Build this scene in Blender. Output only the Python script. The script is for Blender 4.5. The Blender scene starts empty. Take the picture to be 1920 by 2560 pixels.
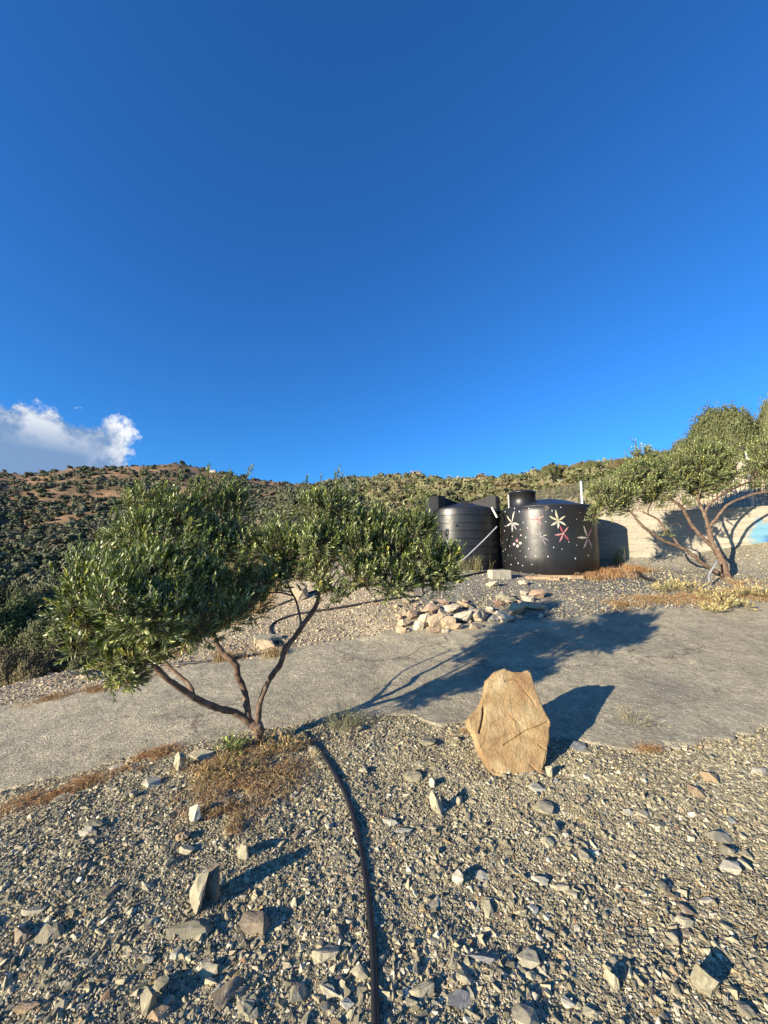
import bpy, bmesh, math, random
import numpy as np
from mathutils import Vector, Matrix, noise as mnoise
R = math.radians
rng = np.random.default_rng(7)
random.seed(7)
scene = bpy.context.scene
COL = scene.collection

# ------------------------------------------------------------ camera
PITCH = 6.8
EYE = np.array([0.0, 0.0, 1.6])
FPX = 960.0
cam_d = bpy.data.cameras.new('camera')
cam = bpy.data.objects.new('camera', cam_d)
COL.objects.link(cam)
cam.location = EYE
cam.rotation_euler = (R(90 + PITCH), 0, 0)
cam_d.sensor_fit = 'HORIZONTAL'
cam_d.sensor_width = 36.0
cam_d.lens = 18.0
cam_d.clip_start = 0.05
cam_d.clip_end = 5000
scene.camera = cam

# ------------------------------------------------------------ light
SUN_EL, SUN_AZ = 15.0, 233.5        # azimuth of the sun, clockwise from +Y
sd = bpy.data.lights.new('sun', 'SUN')
sd.energy = 5.0
sd.angle = R(0.5)
sd.color = (1.0, 0.86, 0.65)
sun = bpy.data.objects.new('sun', sd)
COL.objects.link(sun)
to_sun = Vector((math.sin(R(SUN_AZ)) * math.cos(R(SUN_EL)), math.cos(R(SUN_AZ)) * math.cos(R(SUN_EL)), math.sin(R(SUN_EL))))
sun.rotation_euler = (-to_sun).to_track_quat('-Z', 'Y').to_euler()
SUNV = np.array(to_sun)

w = bpy.data.worlds.new("World")
scene.world = w
w.use_nodes = True
nt = w.node_tree
for n in list(nt.nodes):
    nt.nodes.remove(n)


class N:
    """tiny node helper"""
    def __init__(s, tree):
        s.t = tree

    def add(s, typ, **kw):
        n = s.t.nodes.new(typ)
        for k, v in kw.items():
            if k.startswith('_'):
                setattr(n, k[1:], v)
            else:
                key = k
                if isinstance(v, bpy.types.NodeSocket):
                    s.t.links.new(v, n.inputs[s.idx(n, key)])
                else:
                    n.inputs[s.idx(n, key)].default_value = v
        return n

    def idx(s, n, key):
        if key.startswith('i') and key[1:].isdigit():
            return int(key[1:])
        for i, inp in enumerate(n.inputs):
            if inp.name.replace(' ', '') == key:
                return i
        raise KeyError(key)

    def math(s, op, a, b=None, c=None, clamp=False):
        n = s.t.nodes.new('ShaderNodeMath')
        n.operation = op
        n.use_clamp = clamp
        for i, v in enumerate((a, b, c)):
            if v is None:
                continue
            if isinstance(v, bpy.types.NodeSocket):
                s.t.links.new(v, n.inputs[i])
            else:
                n.inputs[i].default_value = v
        return n.outputs[0]

    def ramp(s, fac, stops, interp='LINEAR'):
        n = s.t.nodes.new('ShaderNodeValToRGB')
        n.color_ramp.interpolation = interp
        el = n.color_ramp.elements
        while len(el) < len(stops):
            el.new(0.5)
        for e, (p, c) in zip(el, stops):
            e.position = p
            e.color = (c, c, c, 1) if not isinstance(c, tuple) else (*c, 1)
        s.t.links.new(fac, n.inputs[0])
        return n.outputs[0]

    def mix(s, fac, a, b, mode='MIX'):
        n = s.t.nodes.new('ShaderNodeMix')
        n.data_type = 'RGBA'
        n.blend_type = mode
        n.clamp_factor = True
        for i, v in ((0, fac), (6, a), (7, b)):
            if isinstance(v, bpy.types.NodeSocket):
                s.t.links.new(v, n.inputs[i])
            else:
                n.inputs[i].default_value = v if not isinstance(v, tuple) else (*v, 1)[:4]
        return n.outputs[2]

    def noise(s, vec, scale, detail=4, rough=0.55, dist=0.0):
        n = s.t.nodes.new('ShaderNodeTexNoise')
        n.inputs['Scale'].default_value = scale
        n.inputs['Detail'].default_value = detail
        n.inputs['Roughness'].default_value = rough
        n.inputs['Distortion'].default_value = dist
        if vec is not None:
            s.t.links.new(vec, n.inputs['Vector'])
        return n


g = N(nt)
sky = g.add('ShaderNodeTexSky')
sky.sky_type = 'NISHITA'
sky.sun_disc = False
sky.sun_elevation = R(SUN_EL)
sky.sun_rotation = R(SUN_AZ)
sky.altitude = 300
sky.air_density = 1.15
sky.dust_density = 0.25
sky.ozone_density = 2.6
hs = g.add('ShaderNodeHueSaturation', Saturation=1.0, Value=1.0, Color=g.mix(1.0, sky.outputs[0], (0.165, 0.53, 1.0), 'MULTIPLY'))
# far cloud bank low in the sky, given by direction only (it is part of the sky)
geo = g.add('ShaderNodeTexCoord')
sep = g.add('ShaderNodeSeparateXYZ', Vector=geo.outputs['Generated'])
azd = g.math('MULTIPLY', g.math('ARCTAN2', sep.outputs[0], sep.outputs[1]), 57.2958)
eld = g.math('MULTIPLY', g.math('ARCSINE', sep.outputs[2]), 57.2958)
cn = g.noise(geo.outputs['Generated'], 10.0, 9, 0.62, 0.25)
cn2 = g.noise(geo.outputs['Generated'], 30.0, 6, 0.6, 0.1)
cb = g.math('ADD', g.math('MULTIPLY', g.math('SUBTRACT', cn.outputs[0], 0.5), 11.0),
            g.math('MULTIPLY', g.math('SUBTRACT', cn2.outputs[0], 0.5), 4.0))
# top edge and right hand edge (degrees)
topd = g.math('SUBTRACT', g.math('MULTIPLY_ADD', azd, -0.03, 15.6), eld)
rightd = g.math('SUBTRACT', g.math('MULTIPLY_ADD', eld, -0.20, -31.4), azd)
edge = g.math('ADD', g.math('SMOOTH_MIN', topd, rightd, 2.5), cb)
hidden = g.math('LESS_THAN', g.math('ABSOLUTE', g.math('ADD', azd, 55.0)), 30.0)
alpha = g.math('MULTIPLY', g.math('MULTIPLY', edge, 0.8, clamp=True), hidden)
alpha = g.math('MULTIPLY', alpha, 0.93)
brt = g.math('MULTIPLY', g.math('SUBTRACT', g.math('MULTIPLY_ADD', cn2.outputs[0], 0.35, cn.outputs[0]), 0.60), 6.0, clamp=True)
toplit = g.math('SUBTRACT', 1.0, g.math('MULTIPLY', g.math('SUBTRACT', g.math('SMOOTH_MIN', topd, rightd, 1.5), 0.8), 0.24, clamp=True))
lit = g.math('MULTIPLY', g.math('MULTIPLY', brt, toplit), 1.0, clamp=True)
ccol = g.mix(lit, (0.98, 1.52, 2.45), (4.3, 4.35, 4.4))
full = g.mix(alpha, hs.outputs[0], ccol)
bg = g.add('ShaderNodeBackground', Color=full, Strength=0.11)
wo = g.add('ShaderNodeOutputWorld', Surface=bg.outputs[0])

scene.view_settings.view_transform = 'Standard'
scene.view_settings.look = 'None'
scene.view_settings.exposure = 1.1
scene.view_settings.gamma = 1.0
scene.cycles.max_bounces = 6
scene.cycles.diffuse_bounces = 3
scene.cycles.transparent_max_bounces = 4

# ------------------------------------------------------------ helpers
CP, SP = math.cos(R(PITCH)), math.sin(R(PITCH))


def ray(X, Y):
    a = X - 960.0
    b = 1280.0 - Y
    return np.array([a, FPX * CP - b * SP, FPX * SP + b * CP])


def at(X, Y, d):
    """point of the place at forward distance d metres seen at photo position X, Y"""
    r = ray(X, Y)
    return EYE + r * (d / r[1])


def slope(Y):
    b = 1280.0 - np.asarray(Y, float)
    return (FPX * SP + b * CP) / (FPX * CP - b * SP)


def hash2(ix, iy, seed=0):
    h = (ix.astype(np.int64) * 374761393 + iy.astype(np.int64) * 668265263 + seed * 982451653) & 0xFFFFFFFF
    h = ((h ^ (h >> 13)) * 1274126177) & 0xFFFFFFFF
    h = h ^ (h >> 16)
    return (h & 0xFFFFFF) / float(0xFFFFFF)


def vnoise(x, y, seed=0):
    ix = np.floor(x); iy = np.floor(y)
    fx = x - ix; fy = y - iy
    fx = fx * fx * (3 - 2 * fx); fy = fy * fy * (3 - 2 * fy)
    a = hash2(ix, iy, seed); b = hash2(ix + 1, iy, seed)
    c = hash2(ix, iy + 1, seed); d = hash2(ix + 1, iy + 1, seed)
    return (a + (b - a) * fx) * (1 - fy) + (c + (d - c) * fx) * fy


def fbm(x, y, octv=4, seed=0):
    s = 0; a = 0.5; t = 0
    for i in range(octv):
        s = s + a * (vnoise(x, y, seed + i) - 0.5) * 2
        t += a
        x = x * 2.03 + 7.1; y = y * 2.03 + 3.7
        a *= 0.5
    return s / t


def sstep(a, b, x):
    t = np.clip((x - a) / (b - a), 0, 1)
    return t * t * (3 - 2 * t)


def nmesh(name, verts, faces, mat=None, parent=None, colors=None, smooth=False, loop_total=None):
    """faces: (n,k) int array, or list of such arrays"""
    if not isinstance(faces, list):
        faces = [faces]
    faces = [np.asarray(f, dtype=np.int32) for f in faces if len(f)]
    me = bpy.data.meshes.new(name)
    verts = np.asarray(verts, dtype=np.float32)
    me.vertices.add(len(verts))
    me.vertices.foreach_set('co', verts.ravel())
    nl = sum(f.size for f in faces)
    nf = sum(len(f) for f in faces)
    me.loops.add(nl)
    me.loops.foreach_set('vertex_index', np.concatenate([f.ravel() for f in faces]))
    me.polygons.add(nf)
    tot = np.concatenate([np.full(len(f), f.shape[1], np.int32) for f in faces])
    st = np.concatenate([[0], np.cumsum(tot)[:-1]]).astype(np.int32)
    me.polygons.foreach_set('loop_start', st)
    me.polygons.foreach_set('loop_total', tot)
    me.polygons.foreach_set('use_smooth', np.full(nf, smooth, bool))
    if colors is not None:
        ca = me.color_attributes.new('tint', 'FLOAT_COLOR', 'POINT')
        c = np.ones((len(verts), 4), np.float32)
        c[:, :3] = colors
        ca.data.foreach_set('color', c.ravel())
    me.update()
    me.validate()
    if mat:
        me.materials.append(mat)
    o = bpy.data.objects.new(name, me)
    COL.objects.link(o)
    if parent:
        o.parent = parent
    return o


def tag(o, label=None, cat=None, group=None, kind=None):
    if label: o['label'] = label
    if cat: o['category'] = cat
    if group: o['group'] = group
    if kind: o['kind'] = kind
    return o


def empty(name, loc, label, cat, group=None, rz=0):
    o = bpy.data.objects.new(name, None)
    COL.objects.link(o)
    o.location = loc
    o.rotation_euler.z = rz
    o.empty_display_size = 0.2
    tag(o, label, cat, group)
    return o


def attach(o, root):
    """parent o (built in world coordinates) to root without moving it"""
    o.parent = root
    o.matrix_parent_inverse = Matrix.Translation(-Vector(root.location))
    return o


# ------------------------------------------------------------ materials
def mat(name):
    m = bpy.data.materials.new(name)
    m.use_nodes = True
    t = m.node_tree
    for n in list(t.nodes):
        t.nodes.remove(n)
    h = N(t)
    out = h.add('ShaderNodeOutputMaterial')
    b = h.add('ShaderNodeBsdfPrincipled')
    t.links.new(b.outputs[0], out.inputs[0])
    return m, h, b


def setc(h, b, col, rough=0.8, bump=None, bstr=0.3, bdist=0.01, spec=0.3):
    if isinstance(col, bpy.types.NodeSocket):
        h.t.links.new(col, b.inputs['Base Color'])
    else:
        b.inputs['Base Color'].default_value = (*col, 1)
    if isinstance(rough, bpy.types.NodeSocket):
        h.t.links.new(rough, b.inputs['Roughness'])
    else:
        b.inputs['Roughness'].default_value = rough
    b.inputs['Specular IOR Level'].default_value = spec
    if bump is not None:
        bn = h.add('ShaderNodeBump', Height=bump, Strength=bstr, Distance=bdist)
        h.t.links.new(bn.outputs[0], b.inputs['Normal'])


def objpos(h):
    return h.add('ShaderNodeTexCoord').outputs['Object']


def simple_mat(name, c1, c2, scale=8, rough=0.7, bstr=0.3, bdist=0.01, spec=0.3, detail=5):
    m, h, b = mat(name)
    p = objpos(h)
    n = h.noise(p, scale, detail, 0.6)
    c = h.ramp(n.outputs[0], [(0.3, c1), (0.7, c2)])
    n2 = h.noise(p, scale * 6, 4, 0.6)
    setc(h, b, c, rough, n2.outputs[0], bstr, bdist, spec)
    return m


def attr(h, name='tint'):
    a = h.add('ShaderNodeAttribute')
    a.attribute_name = name
    return a.outputs['Color']


def m_ground():
    m, h, b = mat('ground_soil')
    p = h.add('ShaderNodeNewGeometry').outputs['Position']
    t = attr(h)
    v = h.add('ShaderNodeTexVoronoi', Vector=p, Scale=42.0)
    v2 = h.add('ShaderNodeTexVoronoi', Vector=p, Scale=95.0)
    sepc = h.add('ShaderNodeSeparateColor', Color=v.outputs['Color'])
    sepc2 = h.add('ShaderNodeSeparateColor', Color=v2.outputs['Color'])
    k1 = h.ramp(sepc.outputs[0], [(0.0, 0.55), (0.45, 0.85), (0.8, 1.1), (0.92, 1.6), (1.0, 1.9)])
    k2 = h.ramp(sepc2.outputs[0], [(0.0, 0.7), (0.5, 0.95), (1.0, 1.35)])
    dist = h.add('ShaderNodeVectorMath', _operation='LENGTH', i0=p)
    fade = h.math('SUBTRACT', 1.0, h.math('MULTIPLY', h.math('SUBTRACT', dist.outputs['Value'], 9.0), 0.15, clamp=True))
    kk = h.mix(1.0, k1, k2, 'MULTIPLY')
    kk = h.mix(fade, (1, 1, 1), kk)
    big = h.noise(p, 0.8, 5, 0.6)
    bb = h.ramp(big.outputs[0], [(0.3, 0.82), (0.7, 1.15)])
    c = h.mix(1.0, h.mix(1.0, t, kk, 'MULTIPLY'), bb, 'MULTIPLY')
    bh = h.math('ADD', v.outputs['Distance'], h.math('MULTIPLY', v2.outputs['Distance'], 0.5))
    n3 = h.noise(p, 130, 3, 0.6)
    bh = h.math('ADD', h.math('MULTIPLY', bh, -1.0), h.math('MULTIPLY', n3.outputs[0], 0.5))
    setc(h, b, c, 0.95, bh, 0.7, 0.012, 0.15)
    return m


def m_road():
    m, h, b = mat('road_concrete')
    p = h.add('ShaderNodeNewGeometry').outputs['Position']
    n1 = h.noise(p, 1.6, 8, 0.68, 0.6)
    n2 = h.noise(p, 9.0, 6, 0.65)
    n3 = h.noise(p, 70.0, 4, 0.7)
    c = h.ramp(n1.outputs[0], [(0.30, (0.29, 0.27, 0.215)), (0.5, (0.39, 0.355, 0.27)), (0.70, (0.52, 0.465, 0.35))])
    c2 = h.ramp(n2.outputs[0], [(0.3, 0.78), (0.7, 1.15)])
    c3 = h.ramp(n3.outputs[0], [(0.30, 0.45), (0.42, 0.92), (0.6, 1.05), (0.72, 1.5)])
    c = h.mix(1.0, h.mix(1.0, c, c2, 'MULTIPLY'), c3, 'MULTIPLY')
    # cracks
    w_ = h.add('ShaderNodeVectorMath', _operation='ADD', i0=p)
    dn = h.noise(p, 3.5, 4, 0.7)
    sc = h.add('ShaderNodeVectorMath', _operation='SCALE', i0=dn.outputs['Color'], Scale=0.55)
    h.t.links.new(sc.outputs[0], w_.inputs[1])
    vo = h.add('ShaderNodeTexVoronoi', Vector=w_.outputs[0], Scale=0.55, _feature='DISTANCE_TO_EDGE')
    msk = h.noise(p, 0.9, 2, 0.5)
    wdt = h.math('MULTIPLY', h.math('SUBTRACT', msk.outputs[0], 0.40), 0.045, clamp=True)
    cr = h.math('LESS_THAN', vo.outputs['Distance'], wdt)
    vp = h.add('ShaderNodeTexVoronoi', Vector=p, Scale=60.0)
    peb = h.add('ShaderNodeSeparateColor', Color=vp.outputs['Color'])
    pk = h.ramp(peb.outputs[1], [(0.0, 0.55), (0.12, 0.9), (0.9, 1.05), (0.97, 1.55)])
    c = h.mix(0.8, c, h.mix(1.0, c, pk, 'MULTIPLY'))
    c = h.mix(1.0, c, (1.0, 0.985, 0.915), 'MULTIPLY')
    c = h.mix(h.math('MULTIPLY', cr, 0.55), c, (0.09, 0.06, 0.05))
    hh = h.math('ADD', h.math('MULTIPLY', n2.outputs[0], 2.2), h.math('MULTIPLY', n3.outputs[0], 1.2))
    hh = h.math('SUBTRACT', hh, h.math('MULTIPLY', cr, 0.8))
    hh = h.math('SUBTRACT', hh, h.math('MULTIPLY', vp.outputs['Distance'], 0.35))
    setc(h, b, c, 0.92, hh, 0.8, 0.02, 0.15)
    return m


def m_stone():
    m, h, b = mat('stone_mixed')
    p = objpos(h)
    oi = h.add('ShaderNodeObjectInfo')
    n = h.noise(p, 30, 5, 0.65)
    n2 = h.noise(p, 140, 3, 0.6)
    k = h.ramp(n.outputs[0], [(0.3, 0.72), (0.7, 1.25)])
    c = h.mix(1.0, attr(h), k, 'MULTIPLY')
    # pale veins
    vn = h.noise(p, 14, 3, 0.5, 1.2)
    vein = h.ramp(h.math('ABSOLUTE', h.math('SUBTRACT', vn.outputs[0], 0.5)), [(0.0, 1.0), (0.012, 0.0)])
    c = h.mix(h.math('MULTIPLY', vein, 0.45), c, (0.5, 0.47, 0.4))
    setc(h, b, c, 0.88, h.math('ADD', n.outputs[0], h.math('MULTIPLY', n2.outputs[0], 0.4)), 0.6, 0.006, 0.2)
    return m


def m_leaf(name, top, under, rough=0.36, trans=0.12, spec=0.5):
    m, h, b = mat(name)
    geo_ = h.add('ShaderNodeNewGeometry')
    t = attr(h)
    c = h.mix(geo_.outputs['Backfacing'], top, under)
    c = h.mix(1.0, c, t, 'MULTIPLY')
    setc(h, b, c, rough, None, spec=spec)
    tr = h.add('ShaderNodeBsdfTranslucent', Color=h.mix(1.0, c, (1.3, 1.5, 0.5), 'MULTIPLY'))
    ms = h.add('ShaderNodeMixShader', Fac=trans)
    out = [n for n in h.t.nodes if n.type == 'OUTPUT_MATERIAL'][0]
    h.t.links.new(b.outputs[0], ms.inputs[1])
    h.t.links.new(tr.outputs[0], ms.inputs[2])
    h.t.links.new(ms.outputs[0], out.inputs[0])
    return m


def m_tint(name, rough=0.85, spec=0.2, bscale=0, bstr=0.4, bdist=0.01, trans=0):
    m, h, b = mat(name)
    c = attr(h)
    bump = None
    if bscale:
        bump = h.noise(objpos(h), bscale, 4, 0.6).outputs[0]
    setc(h, b, c, rough, bump, bstr, bdist, spec)
    if trans:
        tr = h.add('ShaderNodeBsdfTranslucent', Color=c)
        ms = h.add('ShaderNodeMixShader', Fac=trans)
        out = [n for n in h.t.nodes if n.type == 'OUTPUT_MATERIAL'][0]
        h.t.links.new(b.outputs[0], ms.inputs[1])
        h.t.links.new(tr.outputs[0], ms.inputs[2])
        h.t.links.new(ms.outputs[0], out.inputs[0])
    return m


def m_bark():
    m, h, b = mat('bark')
    p = objpos(h)
    n = h.noise(p, 18, 6, 0.65, 0.5)
    c = h.ramp(n.outputs[0], [(0.28, (0.07, 0.045, 0.032)), (0.5, (0.17, 0.115, 0.08)), (0.72, (0.30, 0.225, 0.165))])
    n2 = h.noise(p, 90, 5, 0.6)
    setc(h, b, c, 0.85, h.math('ADD', n.outputs[0], h.math('MULTIPLY', n2.outputs[0], 0.6)), 0.8, 0.012, 0.2)
    return m


def m_plastic(name, base=(0.012, 0.013, 0.015), rough=0.37, dusty=0.45, spec=0.5):
    m, h, b = mat(name)
    p = objpos(h)
    mp = h.add('ShaderNodeMapping', Vector=p)
    mp.inputs['Scale'].default_value = (6, 6, 0.7)
    n = h.noise(mp.outputs[0], 3.0, 6, 0.7)
    n2 = h.noise(p, 2.2, 5, 0.65)
    dust = h.math('MULTIPLY', h.ramp(n2.outputs[0], [(0.42, 0.0), (0.8, 1.0)]), 0.5)
    c = h.mix(h.math('MULTIPLY', h.math('MULTIPLY', n.outputs[0], dust), dusty), base, (0.16, 0.15, 0.13))
    r = h.math('MULTIPLY_ADD', n.outputs[0], 0.22, rough - 0.08)
    n3 = h.noise(p, 7.0, 3, 0.5)
    setc(h, b, c, r, n3.outputs[0], 0.25, 0.012, spec)
    return m


def m_wall():
    m, h, b = mat('wall_concrete')
    p = objpos(h)
    sp = h.add('ShaderNodeSeparateXYZ', Vector=p)
    mp = h.add('ShaderNodeMapping', Vector=p)
    mp.inputs['Scale'].default_value = (0.6, 0.6, 7.0)
    n = h.noise(mp.outputs[0], 2.2, 7, 0.65)
    n2 = h.noise(p, 14, 5, 0.65)
    c = h.ramp(n.outputs[0], [(0.25, (0.24, 0.215, 0.165)), (0.5, (0.34, 0.31, 0.245)), (0.75, (0.41, 0.38, 0.305))])
    c = h.mix(0.5, c, h.mix(1.0, c, h.ramp(n2.outputs[0], [(0.3, 0.6), (0.7, 1.3)]), 'MULTIPLY'))
    # form board joints every ~0.15 m of height
    zz = h.math('ADD', sp.outputs[2], h.math('MULTIPLY', h.math('SUBTRACT', n.outputs[0], 0.5), 0.008))
    fr = h.math('FRACT', h.math('DIVIDE', zz, 0.158))
    jt = h.math('LESS_THAN', fr, 0.06)
    c = h.mix(h.math('MULTIPLY', jt, 0.35), c, (0.2, 0.17, 0.13))
    # rust run below a tie hole
    dx = h.math('ABSOLUTE', h.math('ADD', h.math('SUBTRACT', sp.outputs[0], 1.02), h.math('MULTIPLY', h.math('SUBTRACT', n2.outputs[0], 0.5), 0.12)))
    rust = h.math('MULTIPLY', h.math('SUBTRACT', 1.0, h.math('DIVIDE', dx, 0.07), clamp=True), h.ramp(n2.outputs[0], [(0.35, 0.1), (0.6, 0.8)]))
    c = h.mix(h.math('MULTIPLY', rust, 0.75), c, (0.42, 0.2, 0.08))
    # sprayed colours, one blue cloud and small red and pink marks
    def spray(c, x, z, rx, rz, col, seed, dens=0.9):
        q = h.add('ShaderNodeMapping', Vector=p)
        q.inputs['Location'].default_value = (seed, seed * 2, 0)
        nn = h.noise(q.outputs[0], 3.2, 6, 0.7, 0.3)
        ex = h.math('DIVIDE', h.math('SUBTRACT', sp.outputs[0], x), rx)
        ez = h.math('DIVIDE', h.math('SUBTRACT', sp.outputs[2], z), rz)
        d = h.math('ADD', h.math('MULTIPLY', ex, ex), h.math('MULTIPLY', ez, ez))
        f = h.math('SUBTRACT', 1.0, d)
        f = h.math('ADD', f, h.math('MULTIPLY', h.math('SUBTRACT', nn.outputs[0], 0.5), 3.4))
        f = h.math('MULTIPLY', h.math('MULTIPLY', f, 1.6, clamp=True), dens)
        return h.mix(f, c, col)
    c = spray(c, 5.0, 0.60, 0.42, 0.42, (0.06, 0.27, 0.42), 3.0, 0.75)
    c = spray(c, 5.1, 0.45, 0.28, 0.26, (0.03, 0.09, 0.28), 9.0, 0.8)
    c = spray(c, 5.15, 0.72, 0.10, 0.15, (0.50, 0.12, 0.07), 5.0, 0.8)
    c = spray(c, 3.62, 0.84, 0.16, 0.10, (0.40, 0.12, 0.18), 7.0, 0.5)
    hh = h.math('SUBTRACT', n2.outputs[0], h.math('MULTIPLY', jt, 0.7))
    setc(h, b, c, 0.9, hh, 0.6, 0.01, 0.2)
    return m


M = {}
M['ground'] = m_ground()
M['road'] = m_road()
M['stone'] = m_stone()
M['bark'] = m_bark()
M['leaf'] = m_leaf('olive_leaf', (0.060, 0.087, 0.020), (0.19, 0.21, 0.11), 0.38, 0.16)
M['scrub'] = m_tint('scrub_leaf', 0.75, 0.2, 0)
M['straw'] = m_tint('dry_straw', 0.85, 0.15, 0, trans=0.15)
M['plastic'] = m_plastic('black_plastic', rough=0.37, dusty=0.3, spec=0.5)
M['plastic_gloss'] = m_plastic('ribbed_black_plastic', rough=0.33, dusty=0.3, spec=0.5)
M['plastic2'] = m_plastic('black_roof_plastic', (0.016, 0.020, 0.028), 0.42)
M['dull'] = simple_mat('dull_black_plastic', (0.014, 0.015, 0.017), (0.026, 0.027, 0.03), 5, 0.62, 0.1, spec=0.25)
M['hose'] = m_plastic('hose_rubber', (0.012, 0.012, 0.013), 0.5, 0.03)
M['greyhose'] = simple_mat('grey_hose', (0.22, 0.23, 0.24), (0.34, 0.35, 0.36), 10, 0.5)
M['whitepipe'] = simple_mat('white_pipe', (0.66, 0.63, 0.56), (0.78, 0.75, 0.68), 10, 0.5)
M['wall'] = m_wall()
M['metal'] = simple_mat('galvanised', (0.50, 0.51, 0.52), (0.68, 0.69, 0.70), 14, 0.45, spec=0.5)
M['wire'] = simple_mat('fence_wire', (0.10, 0.085, 0.065), (0.17, 0.15, 0.12), 20, 0.6)
M['block'] = simple_mat('block_concrete', (0.34, 0.315, 0.25), (0.48, 0.45, 0.36), 9, 0.95, 0.9, 0.01)
M['slab'] = simple_mat('slab_concrete', (0.36, 0.32, 0.25), (0.5, 0.46, 0.37), 3, 0.95, 0.6, 0.01)
M['tan'] = simple_mat('tan_stone', (0.30, 0.20, 0.12), (0.52, 0.38, 0.24), 4, 0.9, 0.8, 0.02)
def m_paint():
    m, h, b = mat('wall_paint')
    p = objpos(h)
    n = h.noise(p, 55, 5, 0.7)
    k = h.ramp(n.outputs[0], [(0.36, 0.0), (0.50, 1.0)])
    c = h.mix(k, (0.03, 0.03, 0.03), attr(h))
    setc(h, b, c, 0.6, n.outputs[0], 0.4, 0.004, 0.3)
    return m


M['paint'] = m_paint()
M['house'] = simple_mat('house_plaster', (0.42, 0.40, 0.36), (0.52, 0.50, 0.46), 1, 0.8)
M['roof'] = simple_mat('house_roof', (0.38, 0.25, 0.2), (0.5, 0.36, 0.3), 2, 0.8)
M['glass'] = simple_mat('window_dark', (0.03, 0.035, 0.04), (0.06, 0.065, 0.07), 2, 0.15, 0.0)
M['black'] = simple_mat('black_metal', (0.02, 0.022, 0.03), (0.04, 0.045, 0.06), 9, 0.35, 0.1)

# ------------------------------------------------------------ terrain function
CTRL = []


def cg(X, Y, d):
    CTRL.append(at(X, Y, d))


def cw(x, y, z):
    CTRL.append(np.array([x, y, z], float))


cw(0, 0, 0); cw(-3, 0, -0.02); cw(3, 0, 0.02); cw(0, -4, -0.15); cw(-7, -3, -0.3); cw(7, -3, 0.1)
cw(-6, 1, -0.25); cw(6, 1, 0.15); cw(0, 1.5, 0); cw(-1.6, 1.5, 0); cw(1.6, 1.5, 0.01)
cw(0, 2.3, 0.005); cw(-2.3, 2.4, -0.02); cw(2.3, 2.4, 0.02)
for X, Y, d in [(0, 1977, 3.25), (169, 1939, 3.3), (295, 1905, 3.35), (422, 1880, 3.38), (591, 1840, 3.52), (752, 1817, 3.65), (957, 1792, 3.8),
                (1167, 1802, 3.7), (1487, 1859, 3.25), (1655, 1859, 3.2), (1920, 1825, 3.4),
                (0, 1770, 5.2), (127, 1740, 5.3), (253, 1715, 5.4), (380, 1686, 5.5), (506, 1664, 5.6), (633, 1648, 5.7), (714, 1628, 5.8),
                (888, 1598, 6.0), (996, 1574, 6.1), (1200, 1555, 6.2), (1300, 1552, 6.2), (1517, 1537, 6.4), (1674, 1522, 6.5), (1920, 1509, 6.6),
                (2300, 1500, 6.7),
                (1000, 1470, 7.6), (1250, 1448, 8.2), (1375, 1440, 8.6), (1120, 1426, 9.3), (1560, 1412, 9.7), (1700, 1413, 9.3),
                (1900, 1414, 8.8), (1815, 1442, 7.8), (1590, 1480, 7.4), (1420, 1490, 7.2), (700, 1550, 7.0), (700, 1480, 8.5), (700, 1430, 10.0),
                (850, 1500, 7.4), (400, 1640, 6.5), (100, 1695, 6.3), (0, 1722, 6.1), (2300, 1420, 8.5),
                (1500, 1430, 9.0), (1380, 1415, 10.2), (900, 1420, 10.5)]:
    cg(X, Y, d)
cw(-10, 9, -2.2); cw(-6.5, 9, -1.5); cw(-4.3, 8.4, -0.55); cw(-3.2, 10, -0.4); cw(-12, 5, -1.6)
cw(-1.5, 12, 1.0); cw(3.5, 13, 1.8); cw(7, 12.5, 2.1); cw(11, 12, 2.6); cw(13, 9, 2.1); cw(12, 5, 1.0)
CTRL = np.array(CTRL)


def _tps_fit(P, lam=0.01):
    n = len(P)
    d2 = ((P[:, None, :2] - P[None, :, :2]) ** 2).sum(-1)
    K = 0.5 * d2 * np.log(d2 + 1e-9)
    K += lam * np.eye(n)
    A = np.zeros((n + 3, n + 3))
    A[:n, :n] = K
    A[:n, n] = 1; A[:n, n + 1:] = P[:, :2]
    A[n, :n] = 1; A[n + 1:, :n] = P[:, :2].T
    bvec = np.concatenate([P[:, 2], [0, 0, 0]])
    return np.linalg.solve(A, bvec)


TW = _tps_fit(CTRL)


def near_h(x, y):
    x = np.asarray(x, float); y = np.asarray(y, float)
    out = TW[-3] + TW[-2] * x + TW[-1] * y
    for c, ww in zip(CTRL, TW[:-3]):
        d2 = (x - c[0]) ** 2 + (y - c[1]) ** 2
        out = out + ww * 0.5 * d2 * np.log(d2 + 1e-9)
    return out


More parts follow.
